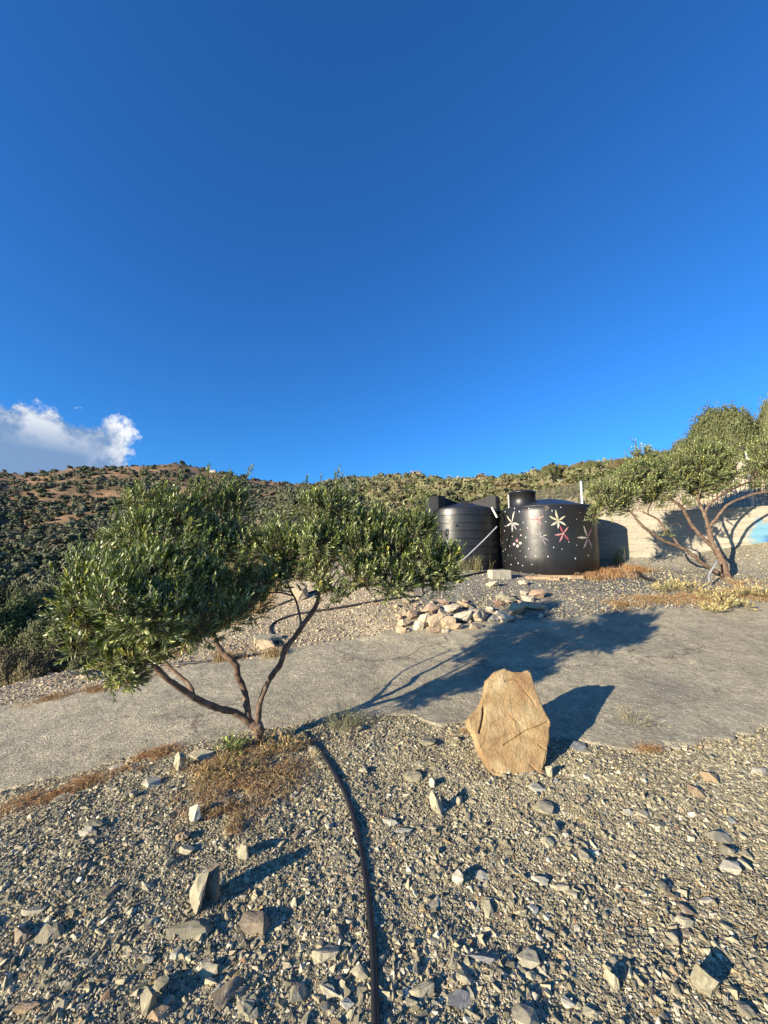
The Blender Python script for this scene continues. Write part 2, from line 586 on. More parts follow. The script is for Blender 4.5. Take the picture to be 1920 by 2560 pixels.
FD = np.array([14, 20, 30, 50, 80, 120, 180, 250, 330, 500, 900], float)
FAR = {
    0: [1655, 1655, 1640, 1590, 1508, 1413, 1312, 1228, 1186, 1235, 1330],
    200: [1625, 1625, 1605, 1545, 1468, 1388, 1292, 1213, 1168, 1220, 1330],
    420: [1560, 1570, 1555, 1500, 1435, 1362, 1278, 1208, 1160, 1215, 1330],
    540: [1500, 1510, 1495, 1455, 1402, 1342, 1272, 1218, 1184, 1225, 1330],
    640: [1440, 1440, 1430, 1405, 1362, 1312, 1257, 1223, 1203, 1240, 1330],
    740: [1395, 1390, 1375, 1345, 1305, 1268, 1236, 1222, 1215, 1250, 1330],
    820: [1390, 1380, 1360, 1322, 1280, 1243, 1212, 1218, 1225, 1250, 1330],
    900: [1385, 1372, 1348, 1308, 1265, 1224, 1198, 1212, 1225, 1250, 1330],
    1040: [1382, 1352, 1318, 1283, 1250, 1213, 1191, 1212, 1225, 1250, 1330],
    1130: [1376, 1338, 1297, 1260, 1232, 1215, 1210, 1225, 1235, 1250, 1330],
    1250: [1362, 1312, 1272, 1237, 1215, 1206, 1220, 1235, 1245, 1260, 1330],
    1400: [1325, 1282, 1236, 1201, 1192, 1200, 1220, 1235, 1245, 1260, 1330],
    1530: [1275, 1240, 1202, 1176, 1185, 1200, 1220, 1235, 1245, 1260, 1330],
    1700: [1232, 1200, 1170, 1160, 1175, 1200, 1220, 1235, 1245, 1260, 1330],
    1920: [1205, 1170, 1145, 1140, 1165, 1200, 1220, 1235, 1245, 1260, 1330],
}
FK = sorted(FAR)
FU = np.array([math.atan2(k - 960.0, FPX / CP) for k in FK])
FT = np.array([slope(FAR[k]) for k in FK])          # slope per forward metre
LFD = np.log(FD)


def far_h(x, y):
    az = np.arctan2(x, y)
    azc = np.clip(az, FU[0], FU[-1])
    r = np.hypot(x, y) + 1e-6
    d = np.clip(r * np.cos(azc), FD[0], FD[-1])
    ld = np.log(d)
    i = np.clip(np.searchsorted(FU, azc) - 1, 0, len(FU) - 2)
    fu = (azc - FU[i]) / (FU[i + 1] - FU[i])
    fu = fu * fu * (3 - 2 * fu) * 0.6 + fu * 0.4
    j = np.clip(np.searchsorted(LFD, ld) - 1, 0, len(LFD) - 2)
    fd = (ld - LFD[j]) / (LFD[j + 1] - LFD[j])
    s = (FT[i, j] * (1 - fu) + FT[i + 1, j] * fu) * (1 - fd) + (FT[i, j + 1] * (1 - fu) + FT[i + 1, j + 1] * fu) * fd
    return 1.6 + s * d


# retaining wall line
WA = np.array([6.3, 10.0]); WD = np.array([0.868, -0.496]); WD = WD / np.linalg.norm(WD); WN = np.array([-WD[1], WD[0]])
WS0, WS1 = -2.3, 9.0


def wall_coords(x, y):
    dx = x - WA[0]; dy = y - WA[1]
    return dx * WD[0] + dy * WD[1], dx * WN[0] + dy * WN[1]


def H(x, y):
    x = np.asarray(x, float); y = np.asarray(y, float)
    r = np.hypot(x, y)
    back = sstep(0.2, -0.6, y / (r + 1e-6))
    k = sstep(11.0, 15.0, r)
    hn = near_h(np.clip(x, -15, 15), np.clip(y, -6, 15))
    hf = far_h(x, y)
    hf = hf * (1 - back) + (-0.5) * back
    h = hn * (1 - k) + hf * k
    h = h + fbm(x / 22.0, y / 22.0, 4, 5) * np.clip((r - 30) * 0.012, 0, 2.6)
    h = h + fbm(x / 3.1, y / 3.1, 4, 15) * np.clip((r - 9) * 0.03, 0, 0.35)
    s, n = wall_coords(x, y)
    on = sstep(WS0 - 0.2, WS0 + 0.6, s) * sstep(WS1 + 6, WS1, s)
    ret = sstep(0.02, 0.2, n) * np.maximum(0.0, 2.62 + 0.10 * np.clip(n, 0, 6) - h) * on * sstep(6.0, 2.0, n)
    h = h + ret
    return h


def ground(X, Y, lo=1.2, hi=14.0, lift=0.0):
    """where the sight line through X, Y meets the ground"""
    ds = np.linspace(lo, hi, 700)
    r = ray(X, Y)
    P = EYE[None, :] + r[None, :] * (ds / r[1])[:, None]
    hz = H(P[:, 0], P[:, 1]) + lift
    below = np.nonzero(P[:, 2] < hz)[0]
    if len(below) == 0:
        k = int(np.argmin(P[:, 2] - hz))
    else:
        k = below[0]
    p = P[k].copy()
    p[2] = float(H(p[0], p[1]))
    return p


# road edges in world x -> y
NEAR_PX = [(0, 1977), (169, 1939), (295, 1905), (422, 1880), (506, 1863), (591, 1837), (752, 1817), (875, 1797), (957, 1792), (1029, 1787),
           (1111, 1812), (1167, 1806), (1300, 1835), (1487, 1859), (1561, 1870), (1655, 1859), (1823, 1847), (1920, 1825)]
FAR_PX = [(0, 1770), (127, 1740), (253, 1715), (380, 1686), (506, 1664), (633, 1648), (714, 1628), (888, 1598), (996, 1574), (1200, 1555),
          (1300, 1552), (1449, 1545), (1517, 1537), (1674, 1522), (1920, 1509)]
NE = np.array([ground(*p)[:2] for p in NEAR_PX])
FE = np.array([ground(*p)[:2] for p in FAR_PX])
NE = np.vstack([[NE[0] + np.array([-9.0, -1.6])], NE, [NE[-1] + np.array([9.0, 1.0])]])
FE = np.vstack([[FE[0] + np.array([-9.0, -1.6])], FE, [FE[-1] + np.array([9.0, 0.6])]])
NE = NE[np.argsort(NE[:, 0])]; FE = FE[np.argsort(FE[:, 0])]


def road_near(x):
    return np.interp(x, NE[:, 0], NE[:, 1]) + fbm(x * 2.2, x * 0 + 3.3, 4, 31) * 0.11


def road_far(x):
    return np.interp(x, FE[:, 0], FE[:, 1]) + fbm(x * 1.5, x * 0 + 8.3, 4, 41) * 0.10


def on_road(x, y, pad=0.0):
    return (y > road_near(x) + pad) & (y < road_far(x) - pad)


# ------------------------------------------------------------ ground sheet
az_f = np.radians(np.linspace(-56, 56, 760))
az_c = np.radians(np.linspace(56, 304, 84))[1:-1]
azs = np.concatenate([az_f, az_c])
rad = np.concatenate([[0.05, 0.3, 0.6, 0.8], np.geomspace(0.95, 9.0, 430), np.geomspace(9.1, 900, 330), [1300, 2600]])
A_, R_ = np.meshgrid(azs, rad)
gx = (R_ * np.sin(A_)); gy = (R_ * np.cos(A_))
gz = H(gx, gy)
rr = np.hypot(gx, gy)
fine = fbm(gx / 0.21, gy / 0.21, 4, 77) * 0.022 + fbm(gx / 0.035, gy / 0.035, 2, 78) * 0.006
rd = on_road(gx, gy, -0.02)
gz = gz + fine * np.clip(1.2 - rr / 14, 0, 1) * np.where(rd, 0.15, 1.0) - np.where(rd & (np.abs(gx) < 14), 0.03, 0)
gz = np.where(R_ > 1000, -60.0, gz)
nr, na = gx.shape
V = np.stack([gx, gy, gz], -1).reshape(-1, 3)
idx = np.arange(nr * na).reshape(nr, na)
a = idx[:-1, :]; b_ = idx[1:, :]
an = np.roll(a, -1, axis=1); bn = np.roll(b_, -1, axis=1)
F = np.stack([a, b_, bn, an], -1).reshape(-1, 4)
V = np.vstack([V, [[0, 0, float(H(0.0, 0.0))]]])
cap = np.stack([np.full(na, len(V) - 1), idx[0, :], np.roll(idx[0, :], -1)], -1)


def lerp3(a, b, t):
    return np.asarray(a)[None, :] * (1 - t[:, None]) + np.asarray(b)[None, :] * t[:, None]


xf, yf = V[:, 0], V[:, 1]
rf = np.hypot(xf, yf)
near_c = lerp3((0.215, 0.19, 0.125), (0.35, 0.31, 0.205), np.clip(fbm(xf / 0.9, yf / 0.9, 4, 9) + 0.5, 0, 1))
# pebbly tan bank past the road, dark grit heap by the right hand tree
bank = (yf > road_far(xf)) & (rf < 12)
bt = np.clip(fbm(xf / 0.7, yf / 0.7, 3, 19) + 0.5, 0, 1)
near_c = np.where((bank & (xf < 0.6))[:, None], lerp3((0.27, 0.23, 0.165), (0.38, 0.32, 0.225), bt), near_c)
near_c = np.where((bank & (xf >= 0.6))[:, None], lerp3((0.17, 0.165, 0.145), (0.26, 0.245, 0.20), bt), near_c)
gm = sstep(1.6, 0.5, np.hypot((xf - 5.2) / 1.3, (yf - 8.3) / 1.1))
near_c = near_c * (1 - gm[:, None]) + np.array([0.125, 0.13, 0.13])[None, :] * gm[:, None]
hill_t = np.clip(fbm(xf / 26, yf / 16, 5, 29) * 1.1 + 0.5 + fbm(xf / 3.5, yf / 2.2, 3, 37) * 0.5, 0, 1)
leftness = sstep(0.1, -0.25, np.arctan2(xf, yf))
hillc_l = lerp3((0.11, 0.08, 0.045), (0.28, 0.175, 0.10), hill_t)
hillc_r = lerp3((0.20, 0.165, 0.095), (0.44, 0.365, 0.24), hill_t)
hillc = hillc_l * leftness[:, None] + hillc_r * (1 - leftness[:, None])
mid = lerp3((0.10, 0.075, 0.05), (0.20, 0.16, 0.095), hill_t)
kk = (sstep(10, 16, rf) * leftness + sstep(14, 22, rf) * 0)[:, None]
far_c = mid *  (1 - sstep(40, 90, rf)[:, None]) + hillc * sstep(40, 90, rf)[:, None]
far_c = far_c * leftness[:, None] + hillc * (1 - leftness[:, None])
kk = sstep(10.5, 14, rf)[:, None]
colr = near_c * (1 - kk) + far_c * kk
ws, wn = wall_coords(xf, yf)
bk = ((wn > 0.05) & (ws > WS0) & (rf < 24))
colr = np.where(bk[:, None], lerp3((0.40, 0.335, 0.225), (0.56, 0.48, 0.33), bt), colr)
o = nmesh('ground', V, [F, cap], M['ground'], colors=colr, smooth=True)
tag(o, kind='structure')

# road sheet
nx, ny = 900, 190
xs = np.linspace(-13, 13, nx)
ts = np.concatenate([[-0.012], np.linspace(0, 1, ny), [1.012]])
Xg, Tg = np.meshgrid(xs, ts)
Yn = road_near(Xg) + fbm(Xg * 9, Xg * 0 + 1.1, 4, 51) * 0.06
Yfr = road_far(Xg) + fbm(Xg * 7, Xg * 0 + 5.1, 4, 61) * 0.08
Yg = Yn + (Yfr - Yn) * Tg
Zg = H(Xg, Yg) + 0.012 + fbm(Xg / 0.5, Yg / 0.5, 5, 71) * 0.018 + fbm(Xg / 0.045, Yg / 0.045, 2, 72) * 0.0025
Zg[0] -= 0.09; Zg[-1] -= 0.09
V = np.stack([Xg, Yg, Zg], -1).reshape(-1, 3)
idx = np.arange(V.shape[0]).reshape(ny + 2, nx)
F = np.stack([idx[:-1, :-1], idx[:-1, 1:], idx[1:, 1:], idx[1:, :-1]], -1).reshape(-1, 4)
tag(nmesh('road', V, F, M['road'], smooth=True), kind='structure')

# ------------------------------------------------------------ stones
def hull_variant(seed, npts=11, flat=1.0):
    rs = np.random.default_rng(seed)
    bm = bmesh.new()
    p = rs.normal(size=(npts, 3))
    p /= np.linalg.norm(p, axis=1)[:, None]
    p *= (0.8 + 0.35 * rs.random(npts))[:, None]
    for q in p:
        bm.verts.new(q)
    r_ = bmesh.ops.convex_hull(bm, input=bm.verts)
    bmesh.ops.delete(bm, geom=[e for e in r_['geom_interior'] if isinstance(e, bmesh.types.BMVert)], context='VERTS')
    bmesh.ops.triangulate(bm, faces=bm.faces)
    bmesh.ops.recalc_face_normals(bm, faces=bm.faces)
    bm.verts.index_update()
    v = np.array([x.co[:] for x in bm.verts]); f = np.array([[q.index for q in t.verts] for t in bm.faces])
    bm.free()
    v -= (v.max(0) + v.min(0)) / 2
    v /= (v.max(0) - v.min(0)) / 2
    return v, f


SMALL = [hull_variant(100 + i, 9) for i in range(16)]
MED = [hull_variant(200 + i, 14) for i in range(24)]

PAL = np.array([(0.275, 0.25, 0.18), (0.225, 0.21, 0.155), (0.34, 0.31, 0.22), (0.165, 0.16, 0.13), (0.42, 0.38, 0.275), (0.53, 0.49, 0.385),
                (0.63, 0.60, 0.50), (0.35, 0.26, 0.15), (0.20, 0.20, 0.185), (0.30, 0.19, 0.12)])
PALW = np.array([0.24, 0.19, 0.18, 0.11, 0.13, 0.07, 0.025, 0.045, 0.015, 0.01]); PALW /= PALW.sum()


def rotz(a):
    c, s = np.cos(a), np.sin(a)
    z = np.zeros_like(c); o1 = np.ones_like(c)
    return np.stack([np.stack([c, -s, z], -1), np.stack([s, c, z], -1), np.stack([z, z, o1], -1)], -2)


def rotx(a):
    c, s = np.cos(a), np.sin(a)
    z = np.zeros_like(c); o1 = np.ones_like(c)
    return np.stack([np.stack([o1, z, z], -1), np.stack([z, c, -s], -1), np.stack([z, s, c], -1)], -2)


def scatter_stones(name, x, y, size, variants, sink=0.25, pal=None, palw=None, tint=1.0):
    n = len(x)
    z = H(x, y) + fbm(x / 0.21, y / 0.21, 4, 77) * 0.022
    cols = (PAL if pal is None else pal)[rng.choice(len(PALW if palw is None else palw), n, p=PALW if palw is None else palw)]
    cols = cols * (0.75 + 0.5 * rng.random((n, 1))) * tint * np.array([1.03, 0.99, 0.87])
    Rm = rotz(rng.random(n) * 2 * np.pi) @ rotx(rng.normal(0, 0.45, n)) @ rotz(rng.random(n) * 6.28)
    S = np.stack([size * (0.85 + 0.5 * rng.random(n) ** 2), size * (0.65 + 0.35 * rng.random(n)), size * (0.40 + 0.40 * rng.random(n))], -1) * 0.5
    vs, fs, cs = [], [], []
    off = 0
    which = rng.integers(0, len(variants), n)
    for k, (bv, bf) in enumerate(variants):
        m_ = np.nonzero(which == k)[0]
        if len(m_) == 0:
            continue
        loc = bv[None] * S[m_][:, None, :]
        wv = np.einsum('nij,nvj->nvi', Rm[m_], loc)
        wv[:, :, 0] += x[m_][:, None]; wv[:, :, 1] += y[m_][:, None]
        wv[:, :, 2] += (z[m_] + size[m_] * (0.25 - sink))[:, None]
        vs.append(wv.reshape(-1, 3))
        fs.append((bf[None] + (np.arange(len(m_)) * len(bv))[:, None, None] + off).reshape(-1, 3))
        cs.append(np.repeat(cols[m_], len(bv), axis=0))
        off += len(m_) * len(bv)
    return nmesh(name, np.vstack(vs), np.vstack(fs), M['stone'], colors=np.vstack(cs))


def fan(n, r0, r1, power=1.0, lo=-66, hi=66):
    """random places over the ground fan in front of the camera, denser close by"""
    u = rng.random(n)
    r = (r0 ** (2 - power) + u * (r1 ** (2 - power) - r0 ** (2 - power))) ** (1 / (2 - power)) if power != 2 else r0 * (r1 / r0) ** u
    az = np.radians(lo + (hi - lo) * rng.random(n))
    return r * np.sin(az), r * np.cos(az)


x, y = fan(275000, 1.3, 6.4, 2.0)
size = 0.0055 + 0.0065 * rng.random(len(x)) + 0.009 * rng.random(len(x)) ** 6 + 0.0015 * np.hypot(x, y)
k = ~on_road(x, y, 0.0)
k |= on_road(x, y) & (rng.random(len(x)) < 0.02)
x, y, size = x[k], y[k], size[k]
fines = sstep(-0.15, 0.35, fbm(x / 0.55, y / 0.55, 4, 95))
k = (y < road_near(x) + 0.05) & (rng.random(len(x)) < 1.0 - 0.55 * fines)
xg, yg, sg = x[k], y[k], size[k]
x2, y2 = fan(31000, 1.3, 6.0, 1.85)
s2 = 0.014 + 0.030 * rng.random(len(x2)) ** 2.6
k = y2 < road_near(x2) + 0.03
cl = fbm(x2 / 0.6, y2 / 0.6, 3, 91) > -0.35
k &= cl
tag(scatter_stones('gravel', np.concatenate([xg, x2[k]]), np.concatenate([yg, y2[k]]), np.concatenate([sg, s2[k]]), SMALL, 0.22),
    'grey beige crushed gravel covering the foreground slope', 'gravel', kind='stuff')
# loose bits on the road
x, y = fan(34000, 3.0, 9.0, 1.0)
k = on_road(x, y, 0.02)
x, y = x[k], y[k]
dn = np.minimum(np.abs(y - road_near(x)), np.abs(y - road_far(x)))
k = rng.random(len(x)) < np.exp(-dn / 0.13) * 1.0 + 0.02
tag(scatter_stones('loose_chippings', x[k], y[k], 0.007 + 0.016 * rng.random(k.sum()) ** 2.5, SMALL, 0.15), 'loose stone chips scattered on the concrete road', 'gravel', kind='stuff')
# pebbles of the bank and terrace
PALT = np.array([(0.42, 0.355, 0.25), (0.34, 0.28, 0.195), (0.52, 0.46, 0.35), (0.25, 0.22, 0.17), (0.3, 0.19, 0.12)])
WT = np.array([0.35, 0.25, 0.2, 0.15, 0.05])
x = rng.uniform(-7.5, 9, 60000); y = rng.uniform(5.0, 10.5, 60000)
rf_ = road_far(x)
s_, n_ = wall_coords(x, y)
k = (y > rf_ - 0.03) & (n_ < -0.25) & (rng.random(len(x)) < np.clip(1.25 - (y - rf_) / 3.2, 0.12, 1))
x, y = x[k], y[k]
sz = 0.018 + 0.035 * rng.random(len(x)) ** 3
lf = x < 0.7
tag(scatter_stones('bank_pebbles', x[lf], y[lf], sz[lf], SMALL, 0.12, PALT, WT), 'tan angular pebbles on the bank beyond the road', 'gravel', kind='stuff')
tag(scatter_stones('terrace_gravel', x[~lf], y[~lf], sz[~lf] * 0.85, SMALL, 0.12), 'grey gravel of the terrace in front of the tanks', 'gravel', kind='stuff')


def rock(name, p, w, hgt, thick, lab, grp=None, col=(0.28, 0.26, 0.21), rz=0.0, tilt=0.0, roll=0.0, var=None, sink=0.3, cat='stone', sub=0):
    """one loose stone: w wide, hgt tall (along its own long axis), thick deep"""
    bv, bf = MED[random.randrange(len(MED)) if var is None else var]
    me = bpy.data.meshes.new(name)
    v = bv * np.array([w, thick, hgt]) * 0.5
    # small facets: split long edges through bmesh
    bm = bmesh.new()
    vv = [bm.verts.new(q) for q in v]
    for t in bf:
        bm.faces.new([vv[i] for i in t])
    if sub:
        bmesh.ops.subdivide_edges(bm, edges=bm.edges, cuts=sub, use_grid_fill=True)
        sd_ = random.random() * 50
        mm = min(w, hgt, thick)
        for q in bm.verts:
            d = mnoise.fractal(q.co * (3.0 / mm) + Vector((sd_, 0, 0)), 1.0, 2.0, 3)
            q.co += q.co.normalized() * d * mm * 0.11
    bm.to_mesh(me); bm.free()
    ca = me.color_attributes.new('tint', 'FLOAT_COLOR', 'POINT')
    f = 0.9 + 0.2 * random.random()
    ca.data.foreach_set('color', np.tile(np.array([*[c * f for c in col], 1.0], np.float32), len(me.vertices)))
    me.materials.append(M['stone'])
    o = bpy.data.objects.new(name, me)
    COL.objects.link(o)
    o.rotation_euler = (tilt, roll, rz)
    mw = Matrix.LocRotScale(None, o.rotation_euler, None)
    zs = [(mw @ q.co).z for q in me.vertices]
    o.location = (p[0], p[1], p[2] - min(zs) - sink * (max(zs) - min(zs)))
    tag(o, lab, cat, grp)
    return o


WHT, PALE, GRY, BRN, TANC, BLU, PNK = (0.47, 0.435, 0.32), (0.35, 0.315, 0.21), (0.25, 0.225, 0.15), (0.22, 0.175, 0.12), (0.34, 0.245, 0.14), (0.19, 0.195, 0.19), (0.34, 0.20, 0.14)
G1 = 'loose stones on the foreground gravel'
NOTED = [
    # X, Y(centre), w, h px, colour, label, upright?
    (497, 2228, 48, 112, PALE, 'pale upright stone slab, left one of the standing pair in the gravel', 1),
    (533, 2208, 56, 100, BRN, 'brownish upright stone slab, right one of the standing pair in the gravel', 1),
    (639, 2301, 68, 80, BRN, 'flat brown slab of stone right below the standing pair', 0),
    (472, 2324, 96, 56, GRY, 'broad grey stone with pale veins lying below the standing pair', 0),
    (128, 2335, 64, 72, GRY, 'flat grey stone at the left edge beside a smaller brown one', 0),
    (50, 2335, 56, 60, BRN, 'brownish flat stone nearest the left picture edge', 0),
    (78, 2282, 60, 30, PALE, 'long pale stone lying level above the flat grey one at left', 0),
    (810, 2390, 66, 60, PALE, 'pale three cornered stone close left of the black hose', 0),
    (566, 2478, 66, 112, BRN, 'long grey brown slab tilted in the lowest gravel, middle left', 0),
    (543, 2472, 24, 52, WHT, 'narrow white stone leaning on the long tilted slab', 0),
    (366, 2496, 44, 66, GRY, 'upright grey stone casting a shadow in the lower left gravel', 1),
    (400, 2534, 48, 58, TANC, 'tan stone at the bottom edge right of the upright grey one', 0),
    (68, 2518, 52, 46, TANC, 'orange tan stone in the bottom left corner', 0),
    (160, 2470, 34, 34, PALE, 'pale round stone above the bottom left corner', 0),
    (521, 2418, 48, 52, PALE, 'pale blocky stone above the long tilted slab', 0),
    (370, 2398, 30, 40, PALE, 'pale narrow stone midway between the flat grey stone and the hose', 0),
    (205, 2415, 40, 36, PALE, 'pale stone below the flat grey stone at left', 0),
    (486, 2026, 40, 50, WHT, 'chalk white pointed stone at the edge of the dry grass', 1),
    (456, 2088, 36, 38, TANC, 'small tan stone below the dry grass', 0),
    (464, 2125, 44, 34, PALE, 'pale flat stone just above the standing pair', 0),
    (608, 2126, 36, 46, PALE, 'pale stone standing right of the dry grass patch', 1),
    (845, 2144, 40, 32, GRY, 'grey flat stone close to the left side of the hose', 0),
    (822, 2488, 46, 46, PALE, 'pale square stone low beside the left side of the hose', 0),
    (868, 2510, 32, 40, WHT, 'white stone touching the hose near the bottom edge', 0),
    (1209, 2403, 78, 60, BLU, 'broad blue grey stone right of the hose', 0),
    (1163, 2500, 74, 80, BLU, 'large blue grey slab near the bottom edge right of the hose', 0),
    (1055, 2482, 56, 60, PALE, 'pale rough stone low beside the right side of the hose', 0),
    (1145, 2197, 42, 44, WHT, 'white stone with a dark shadow above the blue grey stones', 1),
    (1206, 2194, 34, 34, WHT, 'white stone second in the row above the blue grey stones', 0),
    (1348, 2200, 44, 34, WHT, 'white stone third in the row above the blue grey stones', 0),
    (1400, 2222, 40, 28, PALE, 'cream stone at the right end of the row of white stones', 0),
    (1319, 2398, 46, 74, PALE, 'long cream slab right of the broad blue grey stone', 0),
    (1243, 2448, 36, 28, GRY, 'small grey stone under the broad blue grey stone', 0),
    (1168, 2137, 36, 24, PNK, 'pinkish brown stone over a blue grey chip', 0),
    (1761, 2452, 54, 68, GRY, 'upright grey stone in the lower right gravel', 1),
    (1712, 2307, 42, 40, PALE, 'pale grey stone with a shadow in the right gravel', 0),
    (1764, 2258, 32, 20, WHT, 'small oblong white stone in the right gravel', 0),
    (1605, 2034, 42, 34, PALE, 'white veined grey stone, right one of two touching stones', 0),
    (1573, 2032, 30, 30, WHT, 'white stone, left one of two touching stones', 0),
    (1359, 2016, 48, 56, PALE, 'pale stone below the boulder beside a shadow', 0),
    (1344, 1974, 40, 36, WHT, 'whitish rock at the foot of the boulder', 0),
    (1530, 2450, 34, 44, PALE, 'cream stone standing between the blue grey slab and the upright grey stone', 1),
    (1232, 2502, 34, 28, WHT, 'white stone right of the large blue grey slab', 0),
    (1481, 2540, 42, 34, PALE, 'pale stone at the bottom edge right of centre', 0),
    (1830, 2170, 56, 46, WHT, 'whitish crumbly stone at the far right of the gravel', 0),
    (1800, 2090, 60, 40, PALE, 'pale grey stone next to a tan one in the right gravel', 0),
    (1776, 1938, 42, 40, TANC, 'tan stone below the road edge at right', 0),
    (1740, 1975, 34, 40, TANC, 'tan stone under the tan one below the road edge', 0),
    (1900, 1925, 46, 26, WHT, 'flat white stone at the right picture edge below the road', 0),
    (1690, 1868, 22, 18, WHT, 'small bright white stone lying right on the road edge', 0),
    (1032, 1936, 44, 40, GRY, 'squarish grey stone left of the boulder', 0),
    (1090, 2003, 38, 58, PALE, 'pale pointed stone standing lower left of the boulder', 1),
    (1067, 1854, 42, 34, GRY, 'grey stone at the road edge left of the boulder', 0),
    (978, 2058, 46, 36, WHT, 'whitish stone upper one of two right of the hose', 0),
    (1009, 2077, 40, 22, WHT, 'white flat stone lower one of two right of the hose', 0),
    (898, 1820, 20, 20, TANC, 'small square tan stone by the grey green shrub', 0),
    (1080, 1955, 22, 26, WHT, 'small white stone beside the squarish grey stone', 1),
    (549, 2012, 42, 38, PALE, 'pale cracked stone inside the dry grass patch', 0),
    (447, 1900, 36, 56, PALE, 'pale upright stone at the road edge left of the tree', 1),
    (502, 1888, 56, 30, PALE, 'flat pale stone at the road edge beside the tree trunk', 0),
    (380, 1955, 40, 30, WHT, 'whitish stone below the red brown grass at the road edge', 0),
    (300, 1918, 46, 20, WHT, 'long white stone at the road edge in front of red brown grass', 0),
    (211, 2086, 38, 34, WHT, 'bright white stone in the left gravel', 0),
    (160, 1990, 40, 30, PALE, 'pale stone in the upper left gravel', 0),
    (42, 2015, 34, 26, PALE, 'pale stone near the left edge below the road', 0),
    (236, 2062, 48, 34, GRY, 'grey green stone just above the bright white one', 0),
    (1420, 2512, 30, 40, WHT, 'small white chip between the blue grey slab and the bottom edge', 0),
    (1355, 2060, 26, 20, GRY, 'little grey stone below the pale one by the boulder shadow', 0),
    (1440, 1865, 44, 36, BLU, 'dark blue grey stone lying in the shadow of the boulder', 0),
    (1468, 1880, 40, 18, PALE, 'flat stone half out of the shadow of the boulder', 0),
    (1418, 1805, 30, 22, GRY, 'stone high in the shadow of the boulder', 0),
    (1372, 1925, 20, 34, PALE, 'pale narrow stone wedged at the right foot of the boulder', 1),
    (1175, 1818, 40, 30, PALE, 'pale flat stone tucked against the left side of the boulder', 0),
]
for (X, Y, wp, hp, c, lab, up) in NOTED:
    p = ground(X, Y + hp * (0.45 if up else 0.2))
    d = p[1]
    s = d / 960.0
    if up:
        rock('stone', p, wp * s * 0.9, hp * s * 0.74, wp * s * 0.6, lab, G1, c, rz=random.uniform(-0.95, -0.45), tilt=random.uniform(-0.25, 0.0), roll=random.uniform(-0.15, 0.15), sink=0.14, sub=2)
    else:
        # lying: foreshortened ground length
        q = ground(X, Y - hp / 2); q2 = ground(X, Y + hp / 2)
        L = max(0.8 * abs(q[1] - q2[1]), wp * s * 0.5)
        L = min(L, wp * s * 1.9)
        rock('stone', p, wp * s * 1.0, min(wp, hp) * s * 0.42, L * 0.85, lab, G1, c, rz=random.uniform(-0.4, 0.4), tilt=random.uniform(-0.1, 0.2), sink=0.33, sub=2)

# other medium stones
LABS = {0: (GRY, 'grey angular fist sized stone among the foreground gravel'), 1: (PALE, 'pale angular fist sized stone among the foreground gravel'),
        2: (WHT, 'whitish fist sized stone among the foreground gravel'), 3: (BRN, 'brown fist sized stone among the foreground gravel'),
        4: (BLU, 'dark blue grey fist sized stone among the foreground gravel')}
cnt = 0
while cnt < 225:
    xx, yy = fan(1, 1.5, 4.4, 1.75, -50, 50)
    xx, yy = float(xx[0]), float(yy[0])
    if yy > float(road_near(xx)) - 0.03:
        continue
    ci = random.choices([0, 1, 2, 3, 4], [0.40, 0.34, 0.06, 0.15, 0.05])[0]
    c, lab = LABS[ci]
    w_ = 0.028 + 0.055 * random.random() ** 2.0
    szw = 'larger' if w_ > 0.045 else 'smaller'
    # where it lies, told by things one can find
    pxx = 960 + 960 * xx / (yy * 0.99)
    if yy > 2.75:
        plc = 'near the road edge'
    elif yy > 2.05:
        plc = 'halfway down the gravel'
    else:
        plc = 'near the bottom picture edge'
    if pxx < 330:
        sid = 'at the left side'
    elif pxx < 660:
        sid = 'below the left olive tree'
    elif pxx < 900:
        sid = 'just left of the hose'
    elif pxx < 1180:
        sid = 'right of the hose'
    elif pxx < 1480:
        sid = 'below the boulder'
    else:
        sid = 'at the right side'
    lab = '%s %s angular stone %s %s' % (szw, ['grey', 'pale', 'whitish', 'brown', 'blue grey'][ci], plc, sid)
    rock('stone', (xx, yy, float(H(xx, yy))), w_, w_ * random.uniform(0.28, 0.55), w_ * random.uniform(0.6, 1.3), lab, G1, c,
         rz=random.uniform(-3, 3), tilt=random.uniform(-0.4, 0.4), roll=random.uniform(-0.3, 0.3), sink=0.3, sub=1)
    cnt += 1

